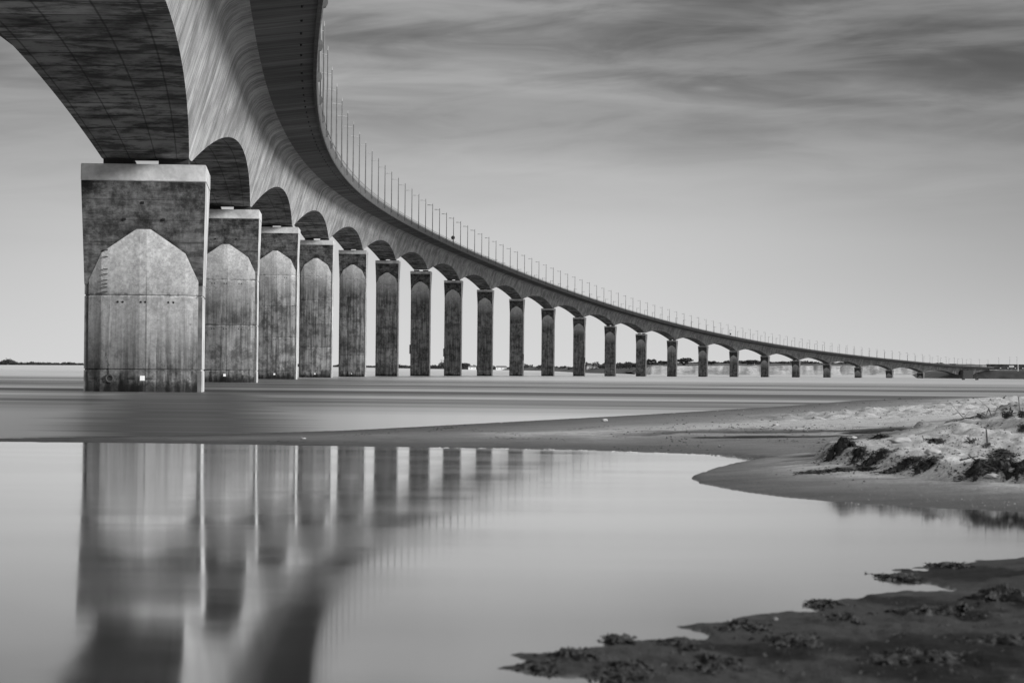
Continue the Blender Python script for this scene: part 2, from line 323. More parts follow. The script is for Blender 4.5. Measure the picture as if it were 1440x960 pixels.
# stations: fine arc-length sampling; the span parameter keeps joints on a 3.667 m module from every pier
D = []
for k in range(len(DC)-1): D += list(DC[k] + (DC[k+1]-DC[k])*np.arange(0, 60)/60)
D = np.array([12., 14, 16, 18] + D + [2593., 2605, 2620, 2640, 2660, 2690])
X, dX, Z = plan(D); nrm = np.hypot(1, dX); RX, RY = 1/nrm, -dX/nrm         # unit vector to the right of the way
S = np.concatenate([[0], np.cumsum(np.hypot(np.diff(X), np.diff(D)))]); S = S - S[4]
for k in range(len(DC)-1):       # stretch so that a span is exactly 30 modules
    i = 4+60*k; n = 60
    S[i:i+n+1] = 110*k + 110*np.arange(n+1)/60
S[4+60*(len(DC)-1):] = 110*(len(DC)-1) + (D[4+60*(len(DC)-1):]-2593.)
ZS = soff(D)
def sweep(sections, name, mats, parent, mfun=None, fr=None, close=False, smooth=False):
    """sections: list over profile points of (offset array, height array)"""
    n = len(D); P = len(sections); V = np.zeros((n, P, 3)); A = np.zeros((n, P))
    for j, (o, h) in enumerate(sections):
        o = np.broadcast_to(o, n); h = np.broadcast_to(h, n)
        V[:, j] = np.stack([X+o*RX, D+o*RY, Z+h+.01*o], 1)
        if j: A[:, j] = A[:, j-1] + np.hypot(o-po, h-ph)
        po, ph = o, h
    idx = np.arange(n*P).reshape(n, P); fc = []; mi = []
    R = range(P) if close else range(P-1)
    for j in R:
        k = (j+1) % P
        q = np.stack([idx[:-1, j], idx[1:, j], idx[1:, k], idx[:-1, k]], 1); fc += q.tolist(); mi += [mfun(j) if mfun else 0]*(n-1)
    if close: fc += [idx[0].tolist(), idx[-1][::-1].tolist()]; mi += [0, 0]
    at_ = dict(s=np.repeat(S, P), v=A.ravel())
    if fr is not None: at_['fr'] = np.tile(fr, n)
    return npmesh(name, V.reshape(-1, 3), fc, mats, parent, at_, smooth, mi)

bridge = tag(empty('road_bridge', (X[4], D[4], 0)), 'long curving concrete box girder bridge deck sweeping over the water on tall piers', 'bridge')
bridge_inv = Matrix.Translation(bridge.location).inverted()
def adopt(o, parent=bridge):    # parent a mesh built in world coordinates
    o.parent = parent; o.matrix_parent_inverse = Matrix.Translation(parent.location).inverted(); return o
b0 = 2.167 + .311*ZS; hs = GAP + ZS
half = [(4.0, 6.2), (4.16, 6.58), (4.42, 6.90), (4.82, 7.14), (5.3, 7.27), (8.52, 7.62)]
sec = [(-o, h) for o, h in half[::-1]] + [(-b0, hs), (-.5*b0, hs), (0*b0, hs), (.5*b0, hs), (b0, hs)] + half
fr = np.array([9.]*6 + [-1, -.5, 0, .5, 1] + [9.]*6)
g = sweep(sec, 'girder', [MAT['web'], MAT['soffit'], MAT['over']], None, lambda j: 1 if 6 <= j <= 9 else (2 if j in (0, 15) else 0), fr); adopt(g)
# shade the fillets smoothly, keep the soffit edge sharp
me = g.data; sm = np.ones(len(me.polygons), bool); me.polygons.foreach_set('use_smooth', sm)
bm = bmesh.new(); bm.from_mesh(me)
for e in bm.edges:
    if len(e.link_faces) == 2 and e.calc_face_angle(0) > .6: e.smooth = False
bm.to_mesh(me); bm.free()
adopt(sweep([(-8.45, 8.86), (0, 9.0), (8.45, 8.86)], 'carriageway', MAT['asphalt'], None))
for sg in (1, -1):
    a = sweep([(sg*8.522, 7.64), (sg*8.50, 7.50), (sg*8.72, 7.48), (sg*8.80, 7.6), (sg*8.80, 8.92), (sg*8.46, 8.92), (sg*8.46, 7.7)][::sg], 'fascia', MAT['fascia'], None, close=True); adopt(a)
    a = sweep([(sg*8.60, 8.924), (sg*8.60, 9.34), (sg*8.72, 9.34), (sg*8.72, 8.924)][::sg], 'parapet', MAT['parapet'], None, close=True); adopt(a)
    a = sweep([(sg*8.62, 9.62), (sg*8.62, 9.70), (sg*8.70, 9.70), (sg*8.70, 9.62)][::sg], 'handrail', MAT['parapet'], None, close=True); adopt(a)
def frame(d):
    x, dx, z = plan(d); n = math.hypot(1, dx); return float(x), float(dx), float(z), 1/n, -dx/n
# expansion joints: dark collars round the section
for dj in (398., 836., 1275., 1712., 2150.):
    x, dx, z, rx, ry = frame(dj); zs = float(soff(np.array([dj]))[0]); bb = 2.167+.311*zs
    prof = [(-o-.02, h-.03) for o, h in half[::-1]] + [(-bb-.03, GAP+zs-.04), (bb+.03, GAP+zs-.04)] + [(o+.02, h-.03) for o, h in half]
    V = []; fc = []
    for e in (-.16, .16):
        for o, h in prof: V.append((x+o*rx-e*ry, dj+o*ry+e*rx, z+h+.01*o))
        for o, h in prof: V.append((x+o*.97*rx-e*ry, dj+o*.97*ry+e*rx, z+h+.01*o+.1))
    m = len(prof)
    for j in range(m-1):
        fc += [(j, j+1, 2*m+j+1, 2*m+j), (j, m+j, m+j+1, j+1), (2*m+j, 2*m+j+1, 3*m+j+1, 3*m+j)]
    adopt(npmesh('expansion_joint', V, fc, MAT['bearing']))
# drain outlets under the overhang
for i in range(len(D)):
    if 4 < i < 400 and i % 4 == 0:
        q = MB(); q.tube((X[i]+7.75*RX[i], D[i]+7.75*RY[i], Z[i]+7.5), (X[i]+7.75*RX[i], D[i]+7.75*RY[i], Z[i]+7.7), .06, n=8); adopt(q.build('drain_outlet', MAT['bearing']))

# ------------------------------------------------------------------ piers
ORD = ['first', 'second', 'third', 'fourth', 'fifth', 'sixth', 'seventh', 'eighth', 'ninth', 'tenth', 'eleventh', 'twelfth', 'thirteenth', 'fourteenth', 'fifteenth',
       'sixteenth', 'seventeenth', 'eighteenth', 'nineteenth', 'twentieth', 'twenty-first', 'twenty-second', 'twenty-third']
YC = 2.1
def outline(ins):               # plan of the shaft: core corners set back, faceted noses front and back
    h = [(-2.93, -YC+.02), (-2.72, -YC+.02), (-2.72, -YC-.07), (-2.42, -YC-.20), (-2.08, -YC-.36), (-.17, -YC-.66), (.17, -YC-.66), (2.08, -YC-.36), (2.42, -YC-.20), (2.72, -YC-.07), (2.72, -YC+.02), (2.93, -YC+.02)]
    p = h + [(-x, -y) for x, y in h]
    return [(x-math.copysign(ins, x) if abs(x) > 1 else x, y-math.copysign(ins, y)) for x, y in p]
def pier(i):
    x, dx, _, rx, ry = frame(T[i]); top = float(ZT[i]); dc = T[i]+3.3; xc = float(plan(dc)[0])
    base = empty('bridge_pier', (xc, dc, 0), math.atan2(ry, rx))
    lab = {0: 'nearest and broadest bridge pier, with rungs, ring and white plate',
           1: 'second bridge pier from the camera, partly hidden behind the nearest pier',
           22: 'stubby last bridge pier beside the far embankment, twenty-third from the camera'}.get(i,
           '%s bridge pier from the camera, %s with a flared stained cap' % (ORD[i], 'tall pale grey' if i < 4 else ('slender dark grey' if i < 15 else 'short dark grey')))
    tag(base, lab, 'bridge pier', 'concrete piers of the curving bridge')
    zc = top-3.2                # shaft runs up inside the cap
    js = [1.1]; z = top-6.5; lv = []
    while z > 2.6: lv.append(z); z -= 4.2
    js += [v for v in lv]; js = sorted(js)
    zs = [(-3., 0), (.3, 0)]
    for j in js:
        if j < zc-.2: zs += [(j-.05, 0), (j-.022, .05), (j+.022, .05), (j+.05, 0)]
    lo = [z for z, _ in zs]
    k = 0
    for z in np.arange(1.2, zc-.3, 1.0):
        if min(abs(z-q) for q in lo) > .3: zs.append((z, 0))
    zs.append((zc, 0)); zs.sort()
    V = []; fc = []; mi = []; n = 24; zt = []; zb = []
    for z, ins in zs:
        for px, py in outline(ins): V.append((px, py, z)); zt.append(top-z); zb.append(z)
    for a in range(len(zs)-1):
        for j in range(n):
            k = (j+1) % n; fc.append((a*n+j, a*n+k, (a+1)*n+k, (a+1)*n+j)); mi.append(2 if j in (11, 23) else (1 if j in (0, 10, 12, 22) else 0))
    fc.append(tuple((len(zs)-1)*n+j for j in range(n))); mi.append(0)
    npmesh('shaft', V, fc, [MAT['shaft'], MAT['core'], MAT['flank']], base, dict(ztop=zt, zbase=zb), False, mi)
    # cap: core section flaring to the wide top
    V = []; fc = []; zt = []; L = []
    for f in np.linspace(0, 1, 9):
        zz = top-5.95+5.1*f; e = 1.2*(.85*f+.15*f*f); w = 2.945+.125*f
        L.append((w, YC+.03+e, zz))
    for w, y, zz in L:
        for px, py in ((-w, -y), (w, -y), (w, y), (-w, y)):
            V.append((px, py, zz)); zt.append(top-zz)
    for a in range(len(L)-1):
        for j in range(4): k = (j+1) % 4; fc.append((a*4+j, a*4+k, a*4+4+k, a*4+4+j))
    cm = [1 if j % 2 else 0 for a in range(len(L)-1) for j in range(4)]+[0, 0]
    fc.append((0, 3, 2, 1)); fc.append(tuple(len(V)-4+j for j in range(4)))
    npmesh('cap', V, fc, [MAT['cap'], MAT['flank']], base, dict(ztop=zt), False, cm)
    MB().box((0, 0, top-.42), (6.17, 2*(YC+1.235), .84), bev=.03).build('coping', MAT['coping'], base)
    for sx in (-1, 1): MB().box((sx*1.38, 0, top+.2), (1.5, 2.6, .44)).build('bearing', MAT['bearing'], base)
    if i < 3:                   # formwork tie holes in pairs under the lift joints
        for z in js:
            for px, py in ((-1.25, .49), (-1.0, .53), (-.1, .66), (.12, .66), (1.25, .49), (1.5, .45)):
                if 1.2 < z < zc-1: MB().tube((px, -YC-py-.012, z-.33), (px, -YC-py+.03, z-.33), .055, n=10).build('tie_hole', MAT['hole'], base)
        for px, zz in ((-.95, 2.72), (.98, 2.72), (-.05, 1.9)):
            e = YC+.03+1.2*((5.95-zz)/5.1)
            MB().box((px, -e+.02, top-zz), (.15, .06, .12)).build('cap_hole', MAT['hole'], base)
    if i < 5: MB().box((.02, -YC-.68, .68), (.24, .04, .24)).build('marker_plate', MAT['plate'], base)
    if i == 0:
        q = MB()
        for z in (7.05, 6.72, 6.1, 5.85, 5.55, 5.38, 5.2, 4.98):
            q = MB(); q.tube((-1.98, -YC-.46, z), (-1.78, -YC-.49, z), .022, n=6); q.tube((-1.98, -YC-.46, z), (-1.98, -YC-.3, z), .02, n=6); q.tube((-1.78, -YC-.49, z), (-1.78, -YC-.3, z), .02, n=6)
            q.build('rung', MAT['steel'], base)
        me_ = bpy.data.meshes.new('mooring_ring'); b_ = bmesh.new()
        ns = 28
        ring = []
        for a in range(ns):
            an = 2*math.pi*a/ns; row = []
            for c in range(8):
                cn = 2*math.pi*c/8; r = .17+.055*math.cos(cn); row.append(b_.verts.new((-1.62+r*math.cos(an), -YC-.47+.05*math.sin(cn), .66+r*math.sin(an))))
            ring.append(row)
        for a in range(ns):
            for c in range(8): b_.faces.new((ring[a][c], ring[(a+1) % ns][c], ring[(a+1) % ns][(c+1) % 8], ring[a][(c+1) % 8]))
        b_.to_mesh(me_); b_.free(); me_.materials.append(MAT['steel']); link('mooring_ring', me_, base)
    if i in (6, 7, 9, 11):      # maintenance ladder box on a flank
        sx = -1 if i in (6, 7) else 1
        MB().box((sx*3.05, -1.2, 8.2), (.5, .8, 2.8), bev=.04).build('service_box', MAT['dark'], base)
    return base
for i in range(23): pier(i)

# ------------------------------------------------------------------ lamp masts
def mast_proto():
    r = empty('lamp_mast', (0, 0, 0))
    q = MB()                    # hexagonal bracket clamped on the outside of the fascia
    bm_ = q.b; pr = [(-.02, -.36), (.17, -.30), (.27, -.12), (.27, .14), (.17, .32), (-.02, .36)]
    A = [bm_.verts.new((o, -.2, h)) for o, h in pr]; B = [bm_.verts.new((o, .2, h)) for o, h in pr]
    bm_.faces.new(A); bm_.faces.new(B[::-1])
    for j in range(6): bm_.faces.new((A[j], B[j], B[(j+1) % 6], A[(j+1) % 6]))
    bmesh.ops.recalc_face_normals(bm_, faces=bm_.faces)
    q.build('bracket', MAT['bracket'], r)
    MB().tube((.12, 0, .2), (.12, 0, 8.6), .115, .065, 8).build('pole', MAT['mast'], r)
    MB().tube((.12, 0, 8.15), (-1.0, 0, 8.28), .035, .03, 6).tube((.12, 0, 8.6), (.12, 0, 9.05), .022, .012, 6).build('arm', MAT['lamp'], r)
    MB().box((-1.0, 0, 8.26), (.75, .26, .11), bev=.03).build('lamp_head', MAT['lamp'], r)
    return r
def mast_simple():
    q = MB(); q.tube((.12, 0, .2), (.12, 0, 8.6), .13, .085, 6).tube((.12, 0, 8.15), (-1.0, 0, 8.28), .05, .05, 5).box((-1.0, 0, 8.26), (.75, .3, .14)).box((.1, 0, 0), (.3, .4, .66))
    return q.build('lamp_mast', MAT['mast'])
def copy_tree(o, parent=None):
    c = o.copy(); COL.objects.link(c)
    if parent: c.parent = parent
    for ch in list(o.children): copy_tree(ch, c)
    return c
pm = mast_proto(); ps = mast_simple(); used = {'a': False, 'b': False}
arc = np.interp(263.6, D, S)
STEP = 26.9
COUNT = {}
def mast(s, side):
    d = float(np.interp(s, S, D)); x, dx, z, rx, ry = frame(d)
    near = side > 0 and d < 700
    if near: o = pm if not used['a'] else copy_tree(pm); used['a'] = True
    else: o = ps if not used['b'] else copy_tree(ps); used['b'] = True
    o.location = (x+side*8.81*rx, d+side*8.81*ry, z+8.5); o.rotation_euler = (0, 0, math.atan2(ry, rx) + (0 if side > 0 else math.pi))
    k = max(0, int(np.searchsorted(T, d)-1)); before = d < T[0]
    key = (side, -1 if before else k); COUNT[key] = COUNT.get(key, 0)+1
    edge = 'near' if side > 0 else 'far'
    pos_ = 'before the nearest pier' if before else ('past the %s pier' % ORD[k])
    tag(o, 'slim lamp mast on the %s deck edge, %s %s' % (edge, ORD[COUNT[key]-1], pos_), 'lamp post', 'lamp masts along the bridge deck')
k0 = int((arc-S[0])/STEP)
s = arc - 6*STEP
while s < S[-1]-15:
    mast(s, 1); s += STEP
s = np.interp(1020, D, S)+7
while s < S[-1]-15:
    mast(s, -1); s += STEP
for dd, h, lab in ((807., 2.0, 'small round dark traffic sign on a mast above the eighth pier'), (1818., 1.8, 'small round dark traffic sign high on the deck above the seventeenth pier')):
    x, dx, z, rx, ry = frame(dd); r = tag(empty('traffic_sign', (x+8.3*rx, dd+8.3*ry, z+8.9)), lab, 'traffic sign')
    MB().tube((0, 0, 0), (0, 0, h), .05).build('post', MAT['mast'], r)
    MB().tube((0, -.06, h), (0, 0, h), .62, n=20).build('sign_disc', MAT['dark'], r)

# ------------------------------------------------------------------ sand: pond banks, bar, spit and dune in one sheet
A_px = [(-900, 620), (-200, 621), (0, 621.2), (200, 622.8), (400, 625.8), (600, 629), (700, 630.5), (800, 632.5), (880, 635), (960, 637.5), (1030, 641.5), (1072, 646), (1090, 648.5),
        (1072, 650.5), (1040, 655.5), (1005, 663), (974, 672.5), (988, 678.5), (1012, 684.5), (1050, 691), (1100, 698), (1160, 704.5), (1200, 707.5), (1300, 713.5), (1440, 720), (1700, 730)]
A = [tuple(flat(x, y)[:2]) for x, y in A_px] + [(14., 20.), (200., 20.), (200., 400.), (75., 260.), (40., 175.), (24., 142.), (15.5, 116.)]
A += [tuple(flat(x, y)[:2]) for x, y in ((1100, 571), (1000, 577), (900, 583), (750, 591), (600, 599), (480, 605), (300, 610.5), (150, 613.5), (0, 616), (-200, 617), (-900, 617))]
B_px = [(722, 941), (745, 934), (770, 922), (800, 918), (846, 907), (862, 897), (900, 898), (960, 899), (1003, 895), (990, 888), (972, 882), (1010, 874), (1040, 868), (1120, 861), (1163, 856), (1140, 847), (1200, 838), (1270, 832),
        (1311, 829), (1290, 823), (1237, 811), (1280, 801), (1330, 791), (1440, 783), (1700, 775)]
B = [tuple(flat(x, y)[:2]) for x, y in B_px] + [(14., 14.), (14., -3.), (-2., -3.), (-1., 5.)] + [tuple(flat(x, y)[:2]) for x, y in ((700, 1150), (800, 985), (862, 957), (800, 953), (752, 950))]
def sdf(poly, px, py):
    d = np.full(px.shape, 1e9); ins = np.zeros(px.shape, bool); n = len(poly)
    for i in range(n):
        ax, ay = poly[i]; bx, by = poly[(i+1) % n]; ex, ey = bx-ax, by-ay
        t = np.clip(((px-ax)*ex+(py-ay)*ey)/(ex*ex+ey*ey), 0, 1); d = np.minimum(d, (px-ax-t*ex)**2+(py-ay-t*ey)**2)
        if ay != by: ins ^= ((ay > py) != (by > py)) & (px < (bx-ax)*(py-ay)/(by-ay)+ax)
    return np.where(ins, 1, -1)*np.sqrt(d)
scarp = [tuple(flat(x, y, .2)[:2]) for x, y in ((1150, 634), (1175, 645), (1215, 650), (1260, 655), (1310, 660), (1370, 664), (1450, 668), (1700, 676))] + [(16, 26), (16, 60)] + [tuple(flat(x, y, .3)[:2]) for x, y in ((1420, 592), (1300, 604), (1200, 610))]
def ground(px, py, full=False):
    px = np.asarray(px, float); py = np.asarray(py, float)
    rag = .05*N1.fbm(px*3, py*1.5, 4)
    a = sdf(A, px, py) + rag*.8*np.clip(py/25, .4, 1.5)
    b = sdf(B, px, py) + .26*N2.fbm(px*3.2, py*2.2, 6)
    ap = np.maximum(a, 0)
    za = np.where(a > 0, .014*ap + .0012*ap**2, .08*a); za = np.minimum(za, .62 + .1*sstep(16, 40, ap))
    e = sdf(scarp, px, py) + .22*N3.fbm(px*1.2, py*.9, 4)
    st = sstep(-.06, .16, e)
    za = za + sstep(0, 2.5, e+2.5)*.07*(a > 0) + st*(.15+.06*N2.fbm(px*.7, py*.5, 3))
    za = za + .50*np.exp(-((px-7.6)/2.3)**2-((py-30.5)/4.2)**2)*(a > 0) + .10*np.exp(-((px-4.3)/1.0)**2-((py-28.3)/2.)**2)*(a > 0)
    am = sstep(.6, 4., ap)
    rough = np.maximum(st, sstep(50, 62, py)*sstep(3., 7., ap))
    za = za + am*(.012*N1.fbm(px*1.6, py*.8, 4) + rough*(.17*N2.fbm(px*1.5, py*.6, 5) + .13*np.abs(N3.fbm(px*2.2, py*.9, 4)) + .06*N1.fbm(px*3.3+4, py*1.5, 3)))
    za = za + .006*N3.fbm(px*5, py*2.5, 3)*(ap > .15)
    bp = np.maximum(b, 0)
    zb = np.where(b > 0, .010*(1-np.exp(-bp/.06)) + .028*np.minimum(bp, 2.5), .12*b) + sstep(.05, .9, bp)*(.05*np.abs(N1.fbm(px*2.4, py*1.3, 5)) + .03*N2.fbm(px*7, py*5, 4)) + sstep(.0, .1, bp)*.012*N3.fbm(px*14, py*8, 3)
    z = np.maximum(np.maximum(za, zb), -.45)
    if not full: return z
    wet = np.maximum(sstep(2.1, .9, ap + 1.2*N1.fbm(px*.8, py*.5, 3)) * (b < 0), (b > 0)*1.)
    wet = np.where((py > 34) & (b < 0), np.maximum(wet, sstep(7., 3.2, ap + 2.6*N2.fbm(px*.35, py*.12, 4))*.86), wet)
    wet = np.where((px > 1.2) & (py < 33.5) & (b < 0), sstep(.155, .05, za+.03*N2.fbm(px, py*.8, 3)), wet)
    wr = N3.fbm(px*1.1+3, py*2.2, 5)
    dark = sstep(.05, .3, N1.fbm(px*2.0+9, py*1.3, 5))*(b > .1)*.85 + .45*(b > 0)
    streak = sstep(.1, .32, N2.fbm(px*.9, py*1.9+4, 5))*sstep(3.6, 4.6, px+py*.0)*0
    band = np.exp(-((py-(41+.15*px))/3.)**2)*sstep(1.0, 3.0, px)*sstep(9.5, 7., px)
    dark = dark + band*(.25+.75*sstep(-.06, .10, N2.fbm(px*.5, py*1.0, 5)))*(b < 0)
    dark = dark + sstep(.02, .35, wr)*np.exp(-(e/.55)**2)*.8*(b < 0)*(a > 0)
    dark = np.where(b > 0, .80+.20*sstep(.0, .25, N1.fbm(px*2.0+9, py*1.3, 5)), dark)
    dark = dark + .5*sstep(.075, .0, za+.02*N2.fbm(px*.8, py*1.5, 3))*(a > 0)*(b < 0)
    return z, wet, np.clip(dark, 0, 1)
nx, nd = 760, 620
sl = np.linspace(-.32, .36, nx); dd_ = np.exp(np.linspace(math.log(4.5), math.log(330), nd))
gx = (sl[None, :]*dd_[:, None]).ravel(); gy = np.repeat(dd_, nx)
gz, wet, dark = ground(gx, gy, True)
me = bpy.data.meshes.new('sand'); me.vertices.add(nx*nd); me.vertices.foreach_set('co', np.stack([gx, gy, gz], 1).ravel())
ii = np.arange(nx*nd).reshape(nd, nx); q = np.stack([ii[:-1, :-1], ii[:-1, 1:], ii[1:, 1:], ii[1:, :-1]], -1).reshape(-1, 4)
q = q[(gz[q] > -.44).any(1)]
me.loops.add(q.size); me.loops.foreach_set('vertex_index', q.ravel().astype(np.int32))
me.polygons.add(len(q)); me.polygons.foreach_set('loop_start', np.arange(0, q.size, 4, dtype=np.int32)); me.polygons.foreach_set('loop_total', np.full(len(q), 4, np.int32))
me.polygons.foreach_set('use_smooth', np.ones(len(q), bool))
for k, a in (('wet', wet), ('dark', dark)): t_ = me.attributes.new(k, 'FLOAT', 'POINT'); t_.data.foreach_set('value', a.astype(np.float32))
me.update(calc_edges=True); me.validate(); me.materials.append(MAT['sand'])
tag(link('sand', me), kind='structure')
GZ = gz.reshape(nd, nx)
def gz_at(px, py):
    px = np.asarray(px, float); py = np.maximum(np.asarray(py, float), 4.6)
    u = np.clip((px/py+.32)/.68*(nx-1), 0, nx-1.001); v = np.clip(np.log(py/4.5)/math.log(330/4.5)*(nd-1), 0, nd-1.001)
    i = v.astype(int); j = u.astype(int); a = v-i; b = u-j
    return (GZ[i, j]*(1-b)+GZ[i, j+1]*b)*(1-a)+(GZ[i+1, j]*(1-b)+GZ[i+1, j+1]*b)*a
def on_ground(x, y, d0=8., d1=140.):      # where the sight line through a photo pixel meets the sand
    v = ray(x, y); ds = np.exp(np.linspace(math.log(d0), math.log(d1), 1500)); P = np.stack([v[0]*ds, ds, HC+v[2]*ds], 1)
    g_ = gz_at(P[:, 0], P[:, 1]); k = np.argmax(P[:, 2] <= np.maximum(g_, 0)); return P[k, 0], P[k, 1], float(max(g_[k], 0))

# ------------------------------------------------------------------ water
mid = [(-400., 41.), (-60., 40.2)] + [tuple(flat(x, y)[:2]) for x, y in ((-200, 619), (0, 618.6), (200, 618), (400, 617.5), (600, 615), (800, 612), (1000, 610))] + [(12., 44.), (60., 44.), (300., 44.)]
V = [(x, y, 0) for x, y in mid] + [(x, -30., 0) for x, y in mid]; n = len(mid)
tag(npmesh('pond', V, [(j, n+j, n+j+1, j+1) for j in range(n-1)], MAT['pond']), kind='structure')
xs = [x*1. for x, _ in mid]; V = [(x, y, 0) for x, y in mid] + [(x*60, 1500., 0) for x, y in mid] + [(x*200, 40000., 0) for x, y in mid]
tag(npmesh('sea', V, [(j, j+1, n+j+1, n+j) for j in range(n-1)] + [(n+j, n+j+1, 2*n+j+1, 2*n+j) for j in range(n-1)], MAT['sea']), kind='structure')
tag(npmesh('seabed', [(-15000, -60, -1.2), (15000, -60, -1.2), (15000, 40000, -1.2), (-15000, 40000, -1.2)], [(0, 1, 2, 3)], MAT['bank']), kind='structure')

# ------------------------------------------------------------------ far shores
def strip(name, rows, mat, kind='structure', jit=0.):   # rows: list of polylines of world points, lofted
    P = len(rows[0]); V = [p for r in rows for p in r]; fc = []
    for a in range(len(rows)-1):
        for j in range(P-1): fc.append((a*P+j, a*P+j+1, (a+1)*P+j+1, (a+1)*P+j))
    return tag(npmesh(name, V, fc, mat, smooth=True), kind=kind)
def poly(pts, n=80):
    pts = np.array(pts, float); xs_ = np.linspace(pts[0, 0], pts[-1, 0], n); return [(x,) + tuple(np.interp(x, pts[:, 0], pts[:, k]) for k in range(1, pts.shape[1])) for x in xs_]
left = poly([(-900, 506, 4300), (-100, 512.8, 4200), (120, 513.6, 4200), (400, 515.2, 4000), (480, 516, 3900), (600, 518.4, 3500), (760, 521, 3200), (830, 524.5, 3100), (905, 525.8, 3050)], 120)
base = [at(x, y, d) for x, y, d in left]
fr_ = [np.array([p[0]*.72, p[1]*.72, -.3]) for p in base]
strip('tidal_flat', [fr_, [p+np.array([0, 0, 0]) for p in base], [p*np.array([1.25, 1.25, 1]) for p in base]], MAT['flats'])
fld = poly([(-900, 5, 4300), (700, 4, 3280), (770, 6, 3190), (830, 8, 3110), (905, 9, 3060)], 60)
rows = [[], [], []]
for x, h, d in fld:
    k = np.interp(x, [q_[0] for q_ in left], [q_[1] for q_ in left]); dk = np.interp(x, [q_[0] for q_ in left], [q_[2] for q_ in left])
    p = at(x, k+.4, dk-10); rows[0].append(p); hh = np.interp(x, (-900, 690, 760, 830, 905), (1.2, 1.2, 5.5, 6.5, 7)) ; rows[1].append(p+np.array([0, 25, hh])); rows[2].append(p+np.array([0, 500, hh+1]))
strip('field', rows, MAT['field'])
def cl_row(y0, ex, d0):
    out = []
    for x in np.linspace(893, 1420, 260):
        dd = d0 + ex*(N1.fbm(x*.06, 3., 4)) ; out.append(at(x, y0 + .0004*(x-893)*2 + (N2.fbm(x*.08, y0, 3)*1.0), dd))
    return out
rows = [cl_row(526.6, 10, 2800), cl_row(523.5, 14, 2806), cl_row(520, 16, 2811), cl_row(517, 16, 2815), cl_row(514.0, 12, 2819)]
foot = [np.array([p[0]*.965, p[1]*.965, -.3]) for p in rows[0]]
# the cliff dips to the field at its left end
for r_ in rows[1:]:
    for j in range(14):
        t_ = sstep(0, 13, j); r_[j] = np.array([r_[j][0], r_[j][1], rows[0][j][2]+(r_[j][2]-rows[0][j][2])*(.15+.85*t_)])
strip('shingle_beach', [foot, rows[0]], MAT['flats'])
strip('cliff', rows, MAT['cliff'])
topl = [p+np.array([0, 4, 0]) for p in rows[-1]]
top2 = [p+np.array([0, 90, 2.2+1.4*N3.fbm(p[0]*.02, 1., 3)]) for p in topl]; top3 = [p+np.array([0, 900, 3.]) for p in topl]
strip('hill', [topl, top2, top3], MAT['field'])
# embankment where the bridge lands
emb = poly([(1322, 529.6, 2560, 0), (1335, 526, 2590, 5.), (1352, 521, 2620, 8.2), (1395, 519, 2660, 9.0), (1440, 518, 2660, 9.5), (1700, 516, 2600, 10)], 60)
rows = [[], [], [], []]
for x, y, d, h in emb:
    p = at(x, 530, d); p[2] = -.3; rows[0].append(p); rows[1].append(p+np.array([0, 10, .4+.75*h+.8*N1(x*.3, 0.)])); rows[2].append(p+np.array([0, 22, .3+h])); rows[3].append(p+np.array([0, 300, .3+h]))
strip('embankment', rows, MAT['bank'])

def leaves(V, fc, c, rx, ry, rz, n, sz):      # loose leaf-clump faces through an uneven crown
    for _ in range(n):
        while True:
            p = rng.uniform(-1, 1, 3)
            if p@p < 1 and rng.random() < .35+.65*(p@p): break
        p[2] = abs(p[2]) if rng.random() < .75 else p[2]
        o = np.array(c)+p*np.array([rx, ry, rz]); a = rng.normal(size=3); a /= np.linalg.norm(a); b = np.cross(a, rng.normal(size=3)); b /= np.linalg.norm(b)
        s_ = sz*rng.uniform(.6, 1.4); k = len(V); V += [o+a*s_, o+b*s_, o-a*s_, o-b*s_*.8]; fc.append((k, k+1, k+2, k+3))
def wood(name, pts, n, label=None):           # far-off wood that reads as one mass
    V = []; fc = []
    xs_ = np.array([p[0] for p in pts])
    for _ in range(n):
        x = rng.uniform(xs_[0], xs_[-1]); hb = np.interp(x, xs_, [p[1] for p in pts]); ht = np.interp(x, xs_, [p[2] for p in pts]); d = np.interp(x, xs_, [p[3] for p in pts])
        lump = .95+.8*max(-.5, N1.fbm(x*.13, 5., 3)); p = at(x, hb, d+rng.uniform(0, 40)); h = (hb-ht)*d/F*lump*rng.uniform(.7, 1.05)
        w = rng.uniform(2.5, 5.)
        leaves(V, fc, p+np.array([0, 0, h*.25]), w, w, max(h*.8, .8), 16, .95)
    o = npmesh(name, V, fc, MAT['foliage']); return tag(o, label, None, None, 'stuff')
wood('distant_wood', [(-60, 513.6, 507.6, 4230), (20, 513.8, 506.6, 4230), (40, 513.9, 508, 4230), (70, 514, 509.5, 4230), (100, 514.4, 509.6, 4230), (125, 514.6, 511.5, 4230)], 1200)
wood('distant_wood', [(300, 515, 511, 4020), (470, 516.4, 512.2, 3920), (490, 516.8, 513.6, 3900), (520, 517, 513.5, 3800), (560, 518, 513, 3650), (590, 518.5, 513.5, 3540), (605, 518.8, 511.5, 3500), (625, 519, 508.5, 3460), (648, 519.3, 512, 3400), (657, 519.3, 510, 3390), (664, 519.5, 513, 3380), (700, 520, 515, 3330), (735, 520, 513.5, 3260), (760, 520, 514.5, 3210), (800, 520, 513, 3150), (825, 519.5, 511, 3120), (850, 518.5, 508.7, 3100), (872, 517.5, 510.5, 3090)], 1300)
wood('distant_scrub', [(870, 516.5, 511, 2960), (880, 515.5, 509.5, 2930), (897, 514.5, 509, 2930), (910, 512.2, 509.6, 2930), (950, 512, 510, 2930), (1000, 511.8, 509.4, 2930), (1040, 511.8, 507.5, 2930), (1060, 511.6, 507.2, 2930), (1090, 511.8, 508, 2930), (1120, 512, 508.6, 2930), (1200, 513, 510, 2930), (1330, 514.5, 511, 2930)], 1100)
